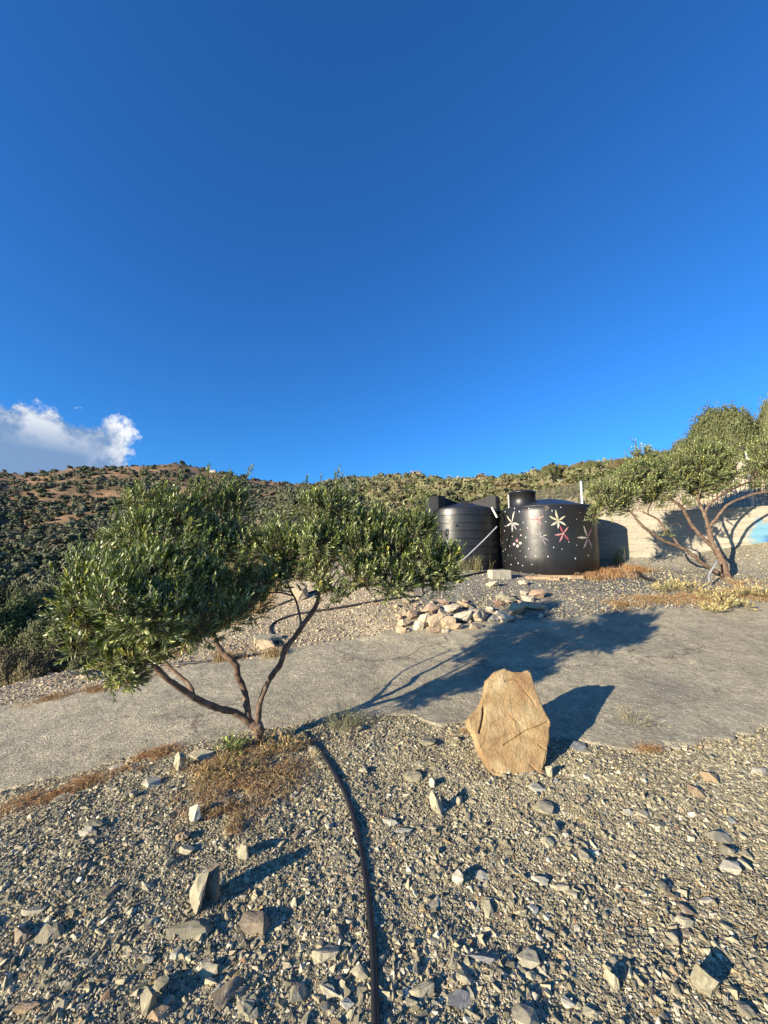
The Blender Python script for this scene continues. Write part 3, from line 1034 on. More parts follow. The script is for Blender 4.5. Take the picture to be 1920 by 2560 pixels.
# rock pile beyond the road
G2 = 'rocks heaped at the far road edge'
RT, RP, RG, RW = (0.43, 0.335, 0.215), (0.36, 0.255, 0.175), (0.34, 0.285, 0.20), (0.50, 0.43, 0.31)
PILE = [(1063, 1545, 34, 46, RW, 'cream upright rock in the left half of the road edge heap'), (1078, 1520, 40, 36, RP, 'pinkish rock leaning at the back of the heap under the olive branch'),
        (1048, 1562, 26, 34, RW, 'small cream rock left of the upright cream rock'), (1030, 1535, 28, 30, RP, 'reddish rock at the left end of the heap'),
        (1010, 1556, 34, 24, RT, 'tan rock low at the left end of the heap'), (1002, 1575, 24, 22, RT, 'tan rock nearest the road at the left end'),
        (1090, 1553, 36, 46, RT, 'tan wedge rock right of the cream upright rock'), (1088, 1575, 36, 20, RP, 'flat pinkish rock at the road side of the heap'),
        (1105, 1535, 26, 48, RG, 'grey brown narrow rock in the middle of the heap'), (1125, 1520, 44, 26, RW, 'long cream slab on top of the heap middle'),
        (1120, 1552, 34, 44, RT, 'orange tan rock below the long cream slab'), (1156, 1538, 44, 40, RW, 'largest cream block of the heap'),
        (1165, 1512, 40, 20, RT, 'flat tan rock behind the largest cream block'), (1195, 1535, 46, 36, RG, 'grey brown block with pale cracks in the heap'),
        (1140, 1568, 28, 20, RT, 'small tan rock under the largest cream block'), (1112, 1578, 18, 14, RW, 'small cream chip at the road side of the heap'),
        (1190, 1565, 30, 20, RG, 'small grey stone in front of the cracked block'), (1180, 1525, 16, 26, BLU, 'small blue grey stone beside the largest cream block'),
        (1236, 1545, 28, 24, BLU, 'blue grey stone between the two halves of the heap'), (1262, 1538, 44, 38, RW, 'rounded cream rock at the start of the right half'),
        (1290, 1520, 44, 40, RT, 'golden tan rock in the right half of the heap'), (1265, 1492, 48, 30, PALE, 'whitish rounded rock at the back of the right half'),
        (1246, 1508, 24, 18, PNK, 'small pink stone on the left of the whitish rounded rock'), (1318, 1495, 28, 22, RW, 'cream rock left of the brown one at the back'),
        (1342, 1482, 34, 26, RP, 'brown rock at the far right end of the heap'), (1328, 1512, 60, 22, RG, 'grey green flat slab tilted at the right end'),
        (1312, 1480, 20, 18, RW, 'small pale stone topmost at the right end'), (1020, 1500, 26, 20, RG, 'grey stone at the back left by the branch tips'),
        (1108, 1505, 26, 18, RP, 'small reddish stone behind the heap'), (1230, 1460, 30, 18, RW, 'cream stone alone behind the heap below the block'),
        (1306, 1455, 22, 16, RW, 'cream stone alone below the painted tank'), (670, 1595, 62, 26, PALE, 'flat topped pale rock by the left end of the looped pipe'),
        (664, 1608, 54, 30, RT, 'tan rock under the flat topped pale rock'), (748, 1478, 36, 60, RG, 'grey pointed rock standing beside golden grass'),
        (1500, 1560, 22, 12, WHT, 'small white stone at the far edge of the road'), (220, 1690, 40, 14, RG, 'low grey stone on the verge beyond the road at left')]
for (X, Y, wp, hp, c, lab) in PILE:
    p = ground(X, Y + hp * 0.42, 3, 13)
    s = p[1] / 960.0
    rock('rock', p, wp * s * 1.12, hp * s * 0.82, wp * s * 0.7, lab, G2, c, rz=random.uniform(-0.5, 0.5), tilt=random.uniform(-0.3, 0.1), roll=random.uniform(-0.3, 0.3), sink=0.14, sub=2)

for i in range(60):
    if i % 5:
        X, Y = random.uniform(985, 1240), random.uniform(1512, 1590)
        Y += (1240 - X) * 0.03 - 8
    else:
        X, Y = random.uniform(1225, 1370), random.uniform(1480, 1555)
    p = ground(X, Y, 3, 13)
    if on_road(p[0], p[1], 0.15):
        continue
    w_ = random.uniform(0.05, 0.13)
    ci = random.choice([0, 0, 1, 2, 3])
    rock('rock', p, w_, w_ * random.uniform(0.5, 0.9), w_ * random.uniform(0.6, 1.0),
         '%s %s rock wedged among the bigger ones %s' % ('small' if w_ < 0.09 else 'middling', ['tan', 'reddish', 'grey brown', 'cream'][ci], 'in the left half of the heap' if X < 1110 else 'in the middle of the heap' if X < 1230 else 'in the right half of the heap'),
         G2, [RT, RP, RG, RW][ci], rz=random.uniform(-3, 3), tilt=random.uniform(-0.4, 0.4), sink=0.15, sub=1)

# ------------------------------------------------------------ the leaning boulder
def boulder():
    # outline in photo pixels, laid on a plane standing on the gravel and leaning back
    out = [(1168, 1798), (1185, 1782), (1197, 1768), (1213, 1730), (1218, 1700), (1240, 1682), (1262, 1672), (1280, 1677), (1303, 1680), (1322, 1673), (1328, 1680),
           (1340, 1722), (1362, 1770), (1377, 1805), (1372, 1860), (1366, 1905), (1358, 1942), (1330, 1938), (1300, 1934), (1266, 1938), (1252, 1948),
           (1234, 1946), (1226, 1925), (1206, 1890), (1196, 1868), (1186, 1835), (1170, 1815)]
    base = ground(1300, 1938)
    y0 = base[1]; z0 = base[2]
    lean = math.tan(R(27))
    P = []
    for X, Y in out:
        r = ray(X, Y)
        # intersect with plane y = y0 + lean*(z - z0)
        t = (y0 + lean * (EYE[2] - z0)) / (r[1] - lean * r[2])
        P.append(EYE + r * t)
    P = np.array(P)
    c = P.mean(0)
    nrm = np.array([0.0, -math.cos(R(27)), math.sin(R(27))])
    bm = bmesh.new()
    n = len(P)
    rings = []
    prof = [(0.0, 0.97), (0.012, 1.0), (0.07, 1.02), (0.15, 0.93), (0.19, 0.74)]
    for dep, sc in prof:
        ring = []
        for i, q in enumerate(P):
            s2_ = 1 + (sc - 1) * (1.0 + 0.4 * math.sin(i * 1.7))
            v = c + (q - c) * s2_ - nrm * dep * (1 + 0.25 * math.sin(i * 2.3))
            v[2] = max(v[2], z0 - 0.10)
            ring.append(bm.verts.new(v))
        rings.append(ring)
    bm.faces.new(rings[0])
    for a1, b1 in zip(rings[:-1], rings[1:]):
        for i in range(n):
            bm.faces.new([a1[i], a1[(i + 1) % n], b1[(i + 1) % n], b1[i]][::-1])
    bm.faces.new(rings[-1][::-1])
    bmesh.ops.triangulate(bm, faces=bm.faces)
    bmesh.ops.recalc_face_normals(bm, faces=bm.faces)
    me = bpy.data.meshes.new('tmp')
    bm.to_mesh(me); bm.free()
    t = bpy.data.objects.new('tmp', me)
    COL.objects.link(t)
    rm = t.modifiers.new('r', 'REMESH'); rm.mode = 'VOXEL'; rm.voxel_size = 0.0072
    dg = bpy.context.evaluated_depsgraph_get()
    ev = t.evaluated_get(dg)
    m2 = bpy.data.meshes.new_from_object(ev)
    bpy.data.objects.remove(t)
    nv = len(m2.vertices)
    co = np.empty(nv * 3, np.float32); m2.vertices.foreach_get('co', co); co = co.reshape(-1, 3).astype(float)
    no = np.empty(nv * 3, np.float32); m2.vertices.foreach_get('normal', no); no = no.reshape(-1, 3).astype(float)
    # plane coordinates for relief
    U = co[:, 0]; W = co[:, 2]
    front = no @ nrm > 0.5
    side = ~front
    disp = fbm(U / 0.16 + co[:, 1], W / 0.16, 4, 201) * 0.012
    disp += np.where(side, fbm((U + co[:, 1]) / 0.05, W / 0.05, 3, 203) * 0.010, 0)
    # ridged scarps on the face
    rdg = np.abs(fbm(U / 0.22 + W * 0.8, W / 0.13 - U * 1.5, 3, 205))
    disp -= np.where(front, np.clip(0.05 - rdg, 0, 1) * 0.025, 0)
    tt = fbm(U / 0.12, W / 0.30, 3, 207)
    disp += np.where(front, np.floor(tt * 3) * 0.0025, 0)
    def crack(pts, wd, dp):
        nonlocal disp
        Q = []
        for X, Y in pts:
            r = ray(X, Y)
            tq = (y0 + lean * (EYE[2] - z0)) / (r[1] - lean * r[2])
            Q.append(EYE + r * tq)
        best = np.full(nv, 9.0)
        for a1, b1 in zip(Q[:-1], Q[1:]):
            ab = (b1 - a1)[[0, 2]]
            ap = co[:, [0, 2]] - a1[[0, 2]]
            tq = np.clip((ap @ ab) / (ab @ ab), 0, 1)
            best = np.minimum(best, np.linalg.norm(ap - tq[:, None] * ab, axis=1))
        disp -= np.where(front, dp * np.clip(1 - best / wd, 0, 1), 0)
    crack([(1209, 1770), (1208, 1790), (1203, 1815), (1199, 1830)], 0.012, 0.035)
    crack([(1370, 1804), (1350, 1815), (1320, 1826), (1300, 1838), (1280, 1852), (1262, 1862)], 0.009, 0.016)
    crack([(1310, 1726), (1330, 1748), (1337, 1762)], 0.007, 0.010)
    crack([(1275, 1786), (1300, 1810), (1318, 1832)], 0.007, 0.006)
    crack([(1348, 1862), (1368, 1876)], 0.008, 0.012)
    crack([(1326, 1912), (1352, 1936)], 0.008, 0.012)
    crack([(1262, 1704), (1285, 1697), (1298, 1702)], 0.008, 0.010)
    crack([(1232, 1925), (1262, 1936)], 0.008, 0.010)
    co2 = co + no * disp[:, None]
    m2.vertices.foreach_set('co', co2.astype(np.float32).ravel())
    m2.update()
    for p_ in m2.polygons:
        p_.use_smooth = False
    m, h, b = mat('boulder_sandstone')
    p = objpos(h)
    n1 = h.noise(p, 5.5, 7, 0.65, 0.5)
    n2 = h.noise(p, 2.4, 4, 0.55, 0.3)
    n3 = h.noise(p, 80, 6, 0.72)
    c1 = h.ramp(n1.outputs[0], [(0.3, (0.26, 0.16, 0.08)), (0.46, (0.37, 0.255, 0.125)), (0.58, (0.46, 0.345, 0.185)), (0.74, (0.60, 0.50, 0.32))])
    c2 = h.mix(h.ramp(n2.outputs[0], [(0.5, 0.0), (0.66, 0.7)]), c1, (0.31, 0.28, 0.185))
    n4 = h.noise(p, 3.0, 3, 0.5, 0.8)
    c2 = h.mix(h.ramp(n4.outputs[0], [(0.52, 0.0), (0.68, 0.65)]), c2, (0.29, 0.16, 0.08))
    c3 = h.mix(1.0, c2, h.ramp(n3.outputs[0], [(0.3, 0.75), (0.7, 1.2)]), 'MULTIPLY')
    vn = h.noise(p, 9, 4, 0.55, 1.6)
    vein = h.ramp(h.math('ABSOLUTE', h.math('SUBTRACT', vn.outputs[0], 0.5)), [(0.0, 1.0), (0.008, 0.0)])
    c3 = h.mix(h.math('MULTIPLY', vein, 0.15), c3, (0.24, 0.14, 0.07))
    setc(h, b, c3, 0.85, h.math('ADD', h.math('MULTIPLY', n1.outputs[0], 1.4), h.math('MULTIPLY', n3.outputs[0], 0.8)), 1.0, 0.014, 0.2)
    m2.materials.clear(); m2.materials.append(m)
    # origin at the foot
    m2.transform(Matrix.Translation((-base[0], -base[1], -base[2])))
    o = bpy.data.objects.new('boulder', m2)
    COL.objects.link(o)
    o.location = base
    o['label'] = 'large upright golden tan boulder leaning back in the gravel at the road edge'
    o['category'] = 'boulder'


boulder()
for i in range(26):
    X = random.uniform(1222, 1385)
    p = ground(X, 1942 + random.uniform(-14, 14) - (60 if X > 1368 else 0))
    w_ = random.uniform(0.02, 0.05)
    ci = random.choice([0, 1, 1, 2])
    rock('stone', p, w_, w_ * random.uniform(0.4, 0.7), w_ * random.uniform(0.6, 1.0), 'little %s stone banked against the %s of the boulder foot' % (['grey', 'pale', 'whitish'][ci], 'left part' if X < 1280 else 'middle' if X < 1340 else 'right part'),
         G1, [GRY, PALE, WHT][ci], rz=random.uniform(-3, 3), tilt=random.uniform(-0.4, 0.4), sink=0.25, sub=1)

# ------------------------------------------------------------ tubes
def tube_arrays(pts, radii, seg=10, knob=0.0, seed=0, closed_ends=True):
    P = [Vector(p) for p in pts]
    n = len(P)
    if not hasattr(radii, '__len__'):
        radii = [radii] * n
    tans = []
    for i in range(n):
        a1 = P[max(0, i - 1)]; b1 = P[min(n - 1, i + 1)]
        tans.append((b1 - a1).normalized())
    up = Vector((0, 0, 1)) if abs(tans[0].z) < 0.9 else Vector((1, 0, 0))
    u = tans[0].cross(up).normalized()
    V, Fq = [], []
    for i in range(n):
        if i > 0:
            q = tans[i - 1].rotation_difference(tans[i])
            u = (q @ u).normalized()
        v = tans[i].cross(u).normalized()
        for k in range(seg):
            a1 = 2 * math.pi * k / seg
            rr_ = radii[i]
            dvec = u * math.cos(a1) + v * math.sin(a1)
            if knob:
                rr_ *= 1 + knob * mnoise.noise((P[i] + dvec * radii[i]) * 22 + Vector((seed, 0, 0)))
            V.append(P[i] + dvec * rr_)
    for i in range(n - 1):
        for k in range(seg):
            k2 = (k + 1) % seg
            Fq.append([i * seg + k, i * seg + k2, (i + 1) * seg + k2, (i + 1) * seg + k])
    Vn = np.array([x[:] for x in V]); Fq = np.array(Fq)
    tri = []
    if closed_ends:
        c0 = len(Vn); Vn = np.vstack([Vn, np.array(P[0][:])[None], np.array(P[-1][:])[None]])
        for k in range(seg):
            k2 = (k + 1) % seg
            tri.append([c0, k2, k]); tri.append([c0 + 1, (n - 1) * seg + k, (n - 1) * seg + k2])
    return Vn, Fq, np.array(tri)


def catmull(pts, per=8):
    P = [np.asarray(p, float) for p in pts]
    P = [2 * P[0] - P[1]] + P + [2 * P[-1] - P[-2]]
    out = []
    for i in range(1, len(P) - 2):
        p0, p1, p2, p3 = P[i - 1:i + 3]
        for k in range(per):
            t = k / per
            out.append(0.5 * ((2 * p1) + (-p0 + p2) * t + (2 * p0 - 5 * p1 + 4 * p2 - p3) * t * t + (-p0 + 3 * p1 - 3 * p2 + p3) * t ** 3))
    out.append(P[-2])
    return out


def join_tubes(name, tubes, material, parent=None, smooth=True):
    vs, q, t, off = [], [], [], 0
    for Vn, Fq, tri in tubes:
        vs.append(Vn); q.append(Fq + off)
        if len(tri): t.append(tri + off)
        off += len(Vn)
    fl = [np.vstack(q)]
    if t: fl.append(np.vstack(t))
    o = nmesh(name, np.vstack(vs), fl, material, smooth=smooth)
    if parent: attach(o, parent)
    return o


def hose(name, pix, rad, label, cat='hose', material='hose', lift=None, seg=12, per=10, group=None):
    pts = []
    for X, Y in pix:
        p = ground(X, Y, 1.0, 13.5)
        p[2] += rad * 0.85 if lift is None else lift
        pts.append(p)
    c = catmull(pts, per)
    out = []
    for q in c:
        if lift is None:
            q = np.array(q); q[2] = max(q[2], float(H(q[0], q[1])) + rad * 0.75)
        out.append(q)
    V_, F_, T_ = tube_arrays(out, rad, seg)
    o = nmesh(name, V_, [F_, T_], M[material], smooth=True)
    return tag(o, label, cat, group)


hose('irrigation_hose', [(762, 1836), (775, 1855), (800, 1885), (830, 1930), (862, 1990), (885, 2060), (905, 2150), (920, 2250), (930, 2350), (935, 2450), (938, 2560), (940, 2700)],
     0.0150, 'thick black irrigation hose snaking down the foreground gravel')
hose('irrigation_hose', [(95, 1684), (180, 1687), (240, 1678), (330, 1671), (420, 1664), (500, 1658), (560, 1652), (640, 1640), (700, 1630)],
     0.016, 'thin black pipe running along the far edge of the road at left')
hose('irrigation_hose', [(716, 1632), (700, 1612), (684, 1592), (676, 1575), (684, 1562), (710, 1548), (745, 1538), (800, 1530), (860, 1520), (940, 1506), (1000, 1498), (1050, 1494)],
     0.021, 'black pipe bending back in a loop on the bank behind the olive limb')
hose('irrigation_hose', [(690, 1518), (740, 1498), (790, 1480), (860, 1472), (980, 1462), (1130, 1448), (1165, 1442), (1222, 1430)],
     0.022, 'black pipe crossing the terrace to the concrete block')
hose('irrigation_hose', [(1590, 1423), (1596, 1437), (1612, 1449), (1640, 1456), (1675, 1461), (1710, 1466)],
     0.032, 'short thick black pipe lying bent on the dark grit heap')

# ------------------------------------------------------------ water tanks
def lathe(profile, cx, cy, seg=96, wob=0.0):
    V_, F_ = [], []
    for r, z in profile:
        for k in range(seg):
            a1 = 2 * math.pi * k / seg
            rr_ = r * (1 + wob * math.sin(3 * a1 + z * 2))
            V_.append((cx + rr_ * math.cos(a1), cy + rr_ * math.sin(a1), z))
    n = len(profile)
    for i in range(n - 1):
        for k in range(seg):
            k2 = (k + 1) % seg
            F_.append([i * seg + k, i * seg + k2, (i + 1) * seg + k2, (i + 1) * seg + k])
    return np.array(V_), np.array(F_)


def tank_painted():
    d = 9.66
    pc = at(1373, 1437, d)
    cx, cy = pc[0], pc[1]
    # base and shoulder heights from the front of the tank
    z0 = at(1373, 1437, d - 1.06)[2]
    z1 = at(1373, 1262, d - 1.06)[2]
    Rr = 1.115
    root = empty('water_tank', (cx, cy, z0), 'wide smooth black water tank painted with white and pink flowers and dots', 'water tank', 'black water tanks')
    Hh = z1 - z0
    prof = [(0.02, z0 + 0.0), (Rr - 0.03, z0), (Rr, z0 + 0.03), (Rr + 0.004, z0 + 0.4), (Rr, z0 + 0.9), (Rr + 0.003, z1 - 0.12), (Rr - 0.01, z1 - 0.02), (Rr - 0.03, z1)]
    V_, F_ = lathe(prof, cx, cy, 128, 0.0015)
    attach(nmesh('body', V_, F_, M['plastic'], smooth=True), root)
    prof = [(Rr - 0.028, z1 - 0.03), (Rr + 0.005, z1 - 0.01), (Rr + 0.005, z1 + 0.012), (Rr - 0.05, z1 + 0.03), (0.78, z1 + 0.11), (0.5, z1 + 0.205), (0.3, z1 + 0.255), (0.12, z1 + 0.275), (0.01, z1 + 0.28)]
    V_, F_ = lathe(prof, cx, cy, 128)
    attach(nmesh('roof', V_, F_, M['plastic2'], smooth=True), root)
    # manhole lid left of the middle
    lx, ly = at(1306, 1250, d - 0.15)[:2]
    lz = at(1306, 1268, d - 0.45)[2]
    lt = at(1306, 1224, d - 0.40)[2]
    r0 = 0.32
    prof = [(r0 + 0.02, lz - 0.12), (r0 + 0.02, lz + 0.02), (r0, lz + 0.04), (r0 - 0.005, lt - 0.07), (r0 + 0.012, lt - 0.065), (r0 + 0.012, lt - 0.035), (r0 - 0.03, lt - 0.01), (0.15, lt), (0.005, lt + 0.004)]
    V_, F_ = lathe(prof, lx, ly, 64)
    attach(nmesh('lid', V_, F_, M['plastic'], smooth=True), root)

    # painted motifs follow the curved wall
    def onwall(X, Y, off=0.004):
        r = ray(X, Y)
        ox, oy = EYE[0] - cx, EYE[1] - cy
        A = r[0] ** 2 + r[1] ** 2; B = 2 * (ox * r[0] + oy * r[1]); C_ = ox * ox + oy * oy - (Rr + off) ** 2
        disc = B * B - 4 * A * C_
        if disc < 0:
            return None
        t = (-B - math.sqrt(disc)) / (2 * A)
        return EYE + r * t
    # local wall frame: angle and height
    def wall_uv(X, Y):
        p = onwall(X, Y)
        if p is None:
            for _ in range(60):
                X += 1.0 if X < 1373 else -1.0
                p = onwall(X, Y)
                if p is not None:
                    break
        return math.atan2(p[1] - cy, p[0] - cx), p[2]
    def uvp(u, z, off=0.004):
        return (cx + (Rr + off) * math.cos(u), cy + (Rr + off) * math.sin(u), z)
    sx, sy = 1220, 1200; k = 310 / 1659.0
    WHITE, PINK, LIL, RED, YEL, DIM = (0.50, 0.49, 0.41), (0.42, 0.20, 0.21), (0.30, 0.26, 0.31), (0.36, 0.07, 0.10), (0.45, 0.45, 0.29), (0.15, 0.145, 0.145)

    class Patch:
        def __init__(s): s.v = []; s.f = []; s.c = []
        def petal(s, c0, tip, wd, col):
            u0, z0_ = wall_uv(sx + c0[0] * k, sy + c0[1] * k); u1, z1_ = wall_uv(sx + tip[0] * k, sy + tip[1] * k)
            a0 = np.array([u0 * Rr, z0_]); a1_ = np.array([u1 * Rr, z1_])
            dr = a1_ - a0; L = np.linalg.norm(dr); dr /= L; pr = np.array([-dr[1], dr[0]])
            m_ = 8; b0 = len(s.v)
            for i in range(m_ + 1):
                t = i / m_
                wv = wd * (math.sin(math.pi * min(1, t * 0.93 + 0.05)) ** 0.8) * (1 + 0.15 * random.uniform(-1, 1))
                bend = 0.06 * L * math.sin(t * 2.2)
                for sg in (-1, 1):
                    q = a0 + dr * t * L + pr * (sg * wv / 2 + bend)
                    s.v.append(uvp(q[0] / Rr, q[1]))
                    f = 0.85 + 0.3 * random.random()
                    s.c.append([c_ * f for c_ in col])
            for i in range(m_):
                j = b0 + 2 * i
                s.f.append([j, j + 1, j + 3, j + 2])
        def dot(s, X, Y, rx, rz, col, off=0.005):
            u0, z0_ = wall_uv(sx + X * k, sy + Y * k)
            b0 = len(s.v)
            s.v.append(uvp(u0, z0_, off)); s.c.append(col)
            for i in range(8):
                a1 = i * math.pi / 4
                f = 0.85 + 0.3 * random.random()
                s.v.append(uvp(u0 + rx * f * math.cos(a1) / Rr, z0_ + rz * f * math.sin(a1), off)); s.c.append(col)
            s.t = getattr(s, 't', [])
            for i in range(8):
                s.t.append([b0, b0 + 1 + i, b0 + 1 + (i + 1) % 8])
        def build(s, name, lab=None):
            fl = []
            if s.f: fl.append(np.array(s.f))
            if getattr(s, 't', None): fl.append(np.array(s.t))
            o = nmesh(name, np.array(s.v), fl, M['paint'], colors=np.array(s.c))
            attach(o, root)
            if lab: o['label'] = lab
    FL = [
        ((318, 572), [((360, 415), WHITE), ((255, 470), WHITE), ((245, 612), WHITE), ((320, 695), WHITE), ((380, 672), LIL), ((418, 608), WHITE)], PINK, 0.042, 'white five petalled flower with one lilac petal, left on the tank'),
        ((940, 545), [((910, 398), YEL), ((826, 478), YEL), ((838, 605), WHITE), ((932, 650), WHITE), ((1042, 615), WHITE), ((1040, 487), YEL)], (0.5, 0.3, 0.2), 0.044, 'cream six petalled flower high on the tank'),
        ((1007, 718), [((970, 610), RED), ((890, 732), PINK), ((948, 828), PINK), ((1078, 815), RED), ((1080, 632), PINK)], WHITE, 0.038, 'dark pink five petalled flower'),
        ((1335, 770), [((1285, 608), WHITE), ((1195, 758), WHITE), ((1272, 910), LIL), ((1390, 922), LIL), ((1400, 632), PINK)], PINK, 0.05, 'large white and lilac flower near the right side'),
        ((660, 525), [((555, 520), PINK), ((748, 488), PINK), ((710, 605), PINK), ((655, 430), LIL), ((620, 470), PINK)], RED, 0.036, 'faded pink flower in the shiny middle'),
        ((708, 765), [((590, 765), DIM), ((640, 700), LIL), ((740, 668), DIM), ((792, 735), WHITE), ((810, 815), LIL), ((776, 882), LIL), ((698, 885), DIM), ((690, 640), LIL)], LIL, 0.018, 'thin faded star flower'),
    ]
    for c0, tips, cc, wd, lab in FL:
        P_ = Patch()
        for tp, col in tips:
            st = (c0[0] + (tp[0] - c0[0]) * 0.08, c0[1] + (tp[1] - c0[1]) * 0.08)
            P_.petal(st, tp, wd, col)
        P_.dot(c0[0], c0[1], 0.018, 0.02, cc)
        P_.build('painted_flower', lab)
    P_ = Patch()
    for X, Y, c in [(388, 812, PINK), (350, 858, (0.6, 0.45, 0.5)), (432, 845, WHITE), (395, 882, WHITE)]:
        P_.dot(X, Y, 0.038, 0.036, c)
    P_.build('painted_flower', 'round four petalled pink and white flower')
    P_ = Patch()
    DOTS = [(230, 423), (355, 380), (420, 423), (548, 382), (585, 385), (856, 412), (973, 366), (1236, 435), (1187, 523), (1293, 521), (1370, 556), (470, 568), (148, 612), (230, 618),
            (220, 680), (430, 663), (527, 640), (440, 740), (325, 754), (175, 740), (255, 800), (197, 840), (292, 885), (168, 905), (233, 928), (203, 953), (168, 1008), (270, 1008),
            (316, 1015), (505, 768), (542, 920), (430, 948), (503, 1026), (640, 1020), (803, 1023), (878, 902), (990, 925), (1187, 873), (1168, 1050), (1341, 1010), (1443, 955),
            (1432, 1050), (1410, 820), (1440, 683), (227, 1085), (404, 1112), (308, 1132), (463, 1144), (587, 1128), (772, 558), (1080, 830), (368, 1047), (1465, 820)]
    for X, Y in DOTS:
        f = random.uniform(0.7, 1.35)
        P_.dot(X, Y, 0.011 * f, 0.016 * f, tuple(c * random.uniform(0.75, 1.0) for c in (0.72, 0.71, 0.68)))
    for X, Y, c in [(740, 355, RED), (762, 352, YEL), (785, 352, WHITE), (803, 360, YEL), (748, 375, RED), (770, 372, YEL), (790, 372, WHITE), (806, 380, YEL), (765, 392, RED), (786, 392, YEL), (776, 407, YEL),
                    (530, 405, RED), (560, 402, YEL), (536, 420, PINK)]:
        P_.dot(X, Y, 0.008, 0.008, c)
    P_.build('painted_dots')
    return root, (cx, cy, z0, z1, Rr)


t2, T2 = tank_painted()


def tank_ribbed():
    d = 10.35
    pc = at(1158, 1420, d)
    cx, cy = pc[0], pc[1]
    Rr = 0.985
    z0 = at(1158, 1425, d - Rr)[2]
    z1 = at(1158, 1266, d - Rr)[2]
    root = empty('water_tank', (cx, cy, z0), 'black ribbed water tank with tall square lifting lugs, behind the olive branch tips', 'water tank', 'black water tanks')
    prof = [(0.02, z0), (Rr, z0)]
    ribs = [1287, 1307, 1327, 1347, 1366, 1386, 1405]
    zr = sorted([at(1158, Y, d - Rr)[2] for Y in ribs])
    for z in zr:
        prof += [(Rr, z - 0.010), (Rr - 0.024, z - 0.007), (Rr - 0.024, z + 0.007), (Rr, z + 0.010)]
    prof += [(Rr, z1 - 0.05), (Rr - 0.015, z1 - 0.01), (Rr - 0.045, z1)]
    V_, F_ = lathe(prof, cx, cy, 128)
    o = attach(nmesh('body', V_, F_, M['plastic_gloss'], smooth=True), root)
    o.data.set_sharp_from_angle(angle=R(30))
    prof = [(Rr - 0.05, z1 - 0.015), (Rr - 0.06, z1 + 0.01), (0.5, z1 + 0.12), (0.22, z1 + 0.19), (0.2, z1 + 0.2), (0.01, z1 + 0.2)]
    V_, F_ = lathe(prof, cx, cy, 96)
    attach(nmesh('roof', V_, F_, M['plastic2'], smooth=True), root)
    # lugs: four upstanding corners joined by sloping webs to the middle
    top = z1 + 0.33
    for ang in (32, 148, 212, 328, 270):
        a1 = R(ang)
        dx, dy = math.cos(a1), math.sin(a1)
        px_, py_ = -dy, dx
        bm = bmesh.new()
        def addp(r0, r1, zt0, zt1, zb0, zb1, hw):
            vs = []
            for (r_, zt, zb) in ((r0, zt0, zb0), (r1, zt1, zb1)):
                for sg in (-1, 1):
                    for z in (zb, zt):
                        vs.append(bm.verts.new((cx + dx * r_ + px_ * hw * sg, cy + dy * r_ + py_ * hw * sg, z)))
            for f in ((0, 1, 3, 2), (4, 6, 7, 5), (0, 4, 5, 1), (2, 3, 7, 6), (1, 5, 7, 3), (0, 2, 6, 4)):
                bm.faces.new([vs[i] for i in f])
        if ang == 270:
            addp(0.34, 0.60, z1 + 0.24, z1 + 0.20, z1 + 0.05, z1 + 0.03, 0.07)
            nm = 'roof_rib'
        else:
            addp(0.74, 0.985, top, top, z1 - 0.12, z1 - 0.12, 0.19)
            addp(0.20, 0.738, z1 + 0.20, top - 0.006, z1 + 0.05, z1 - 0.05, 0.10)
            nm = 'lifting_lug'
        bmesh.ops.recalc_face_normals(bm, faces=bm.faces)
        bmesh.ops.bevel(bm, geom=[e for e in bm.edges], offset=0.012, segments=2, affect='EDGES')
        me = bpy.data.meshes.new(nm); bm.to_mesh(me); bm.free()
        me.materials.append(M['dull'])
        o = bpy.data.objects.new(nm, me); COL.objects.link(o)
        attach(o, root)
    V_, F_ = lathe([(0.24, z1 + 0.15), (0.24, z1 + 0.25), (0.26, z1 + 0.26), (0.26, z1 + 0.30), (0.2, z1 + 0.32), (0.01, z1 + 0.33)], cx - 0.42, cy + 0.25, 48)
    attach(nmesh('lid', V_, F_, M['plastic'], smooth=True), root)
    # small white plug
    q = at(1131, 1309, d - Rr - 0.02)
    u = math.atan2(-0.92, 0.18)
    Vn, Fq, tri = tube_arrays([q, q + np.array([-0.02, -0.06, 0])], 0.022, 10)
    o = nmesh('drain_plug', Vn, [Fq, tri], M['greyhose'], smooth=True)
    attach(o, root)
    # footing slab
    bm = bmesh.new()
    bmesh.ops.create_circle(bm, cap_ends=True, radius=1.22, segments=40)
    r_ = bmesh.ops.extrude_face_region(bm, geom=bm.faces[:])
    for v in [g_ for g_ in r_['geom'] if isinstance(g_, bmesh.types.BMVert)]:
        v.co.z -= 0.22
    bmesh.ops.recalc_face_normals(bm, faces=bm.faces)
    me = bpy.data.meshes.new('tank_footing'); bm.to_mesh(me); bm.free(); me.materials.append(M['slab'])
    o = bpy.data.objects.new('tank_footing', me); COL.objects.link(o); o.location = (cx, cy, z0 - 0.004)
    tag(o, 'low round concrete footing under the ribbed black tank', 'footing')
    return cx, cy, z0, z1, Rr


T1 = tank_ribbed()

# footing of flat tan slabs below the painted tank
cx, cy, z0, z1, Rr = T2
V_, F_ = lathe([(0.02, z0 - 0.006), (Rr + 0.05, z0 - 0.006), (Rr + 0.09, z0 - 0.03), (Rr + 0.10, z0 - 0.20), (0.02, z0 - 0.20)], cx, cy, 60, 0.02)
tag(nmesh('tank_footing', V_, F_, M['tan']), 'low tan stone footing under the painted tank', 'footing')


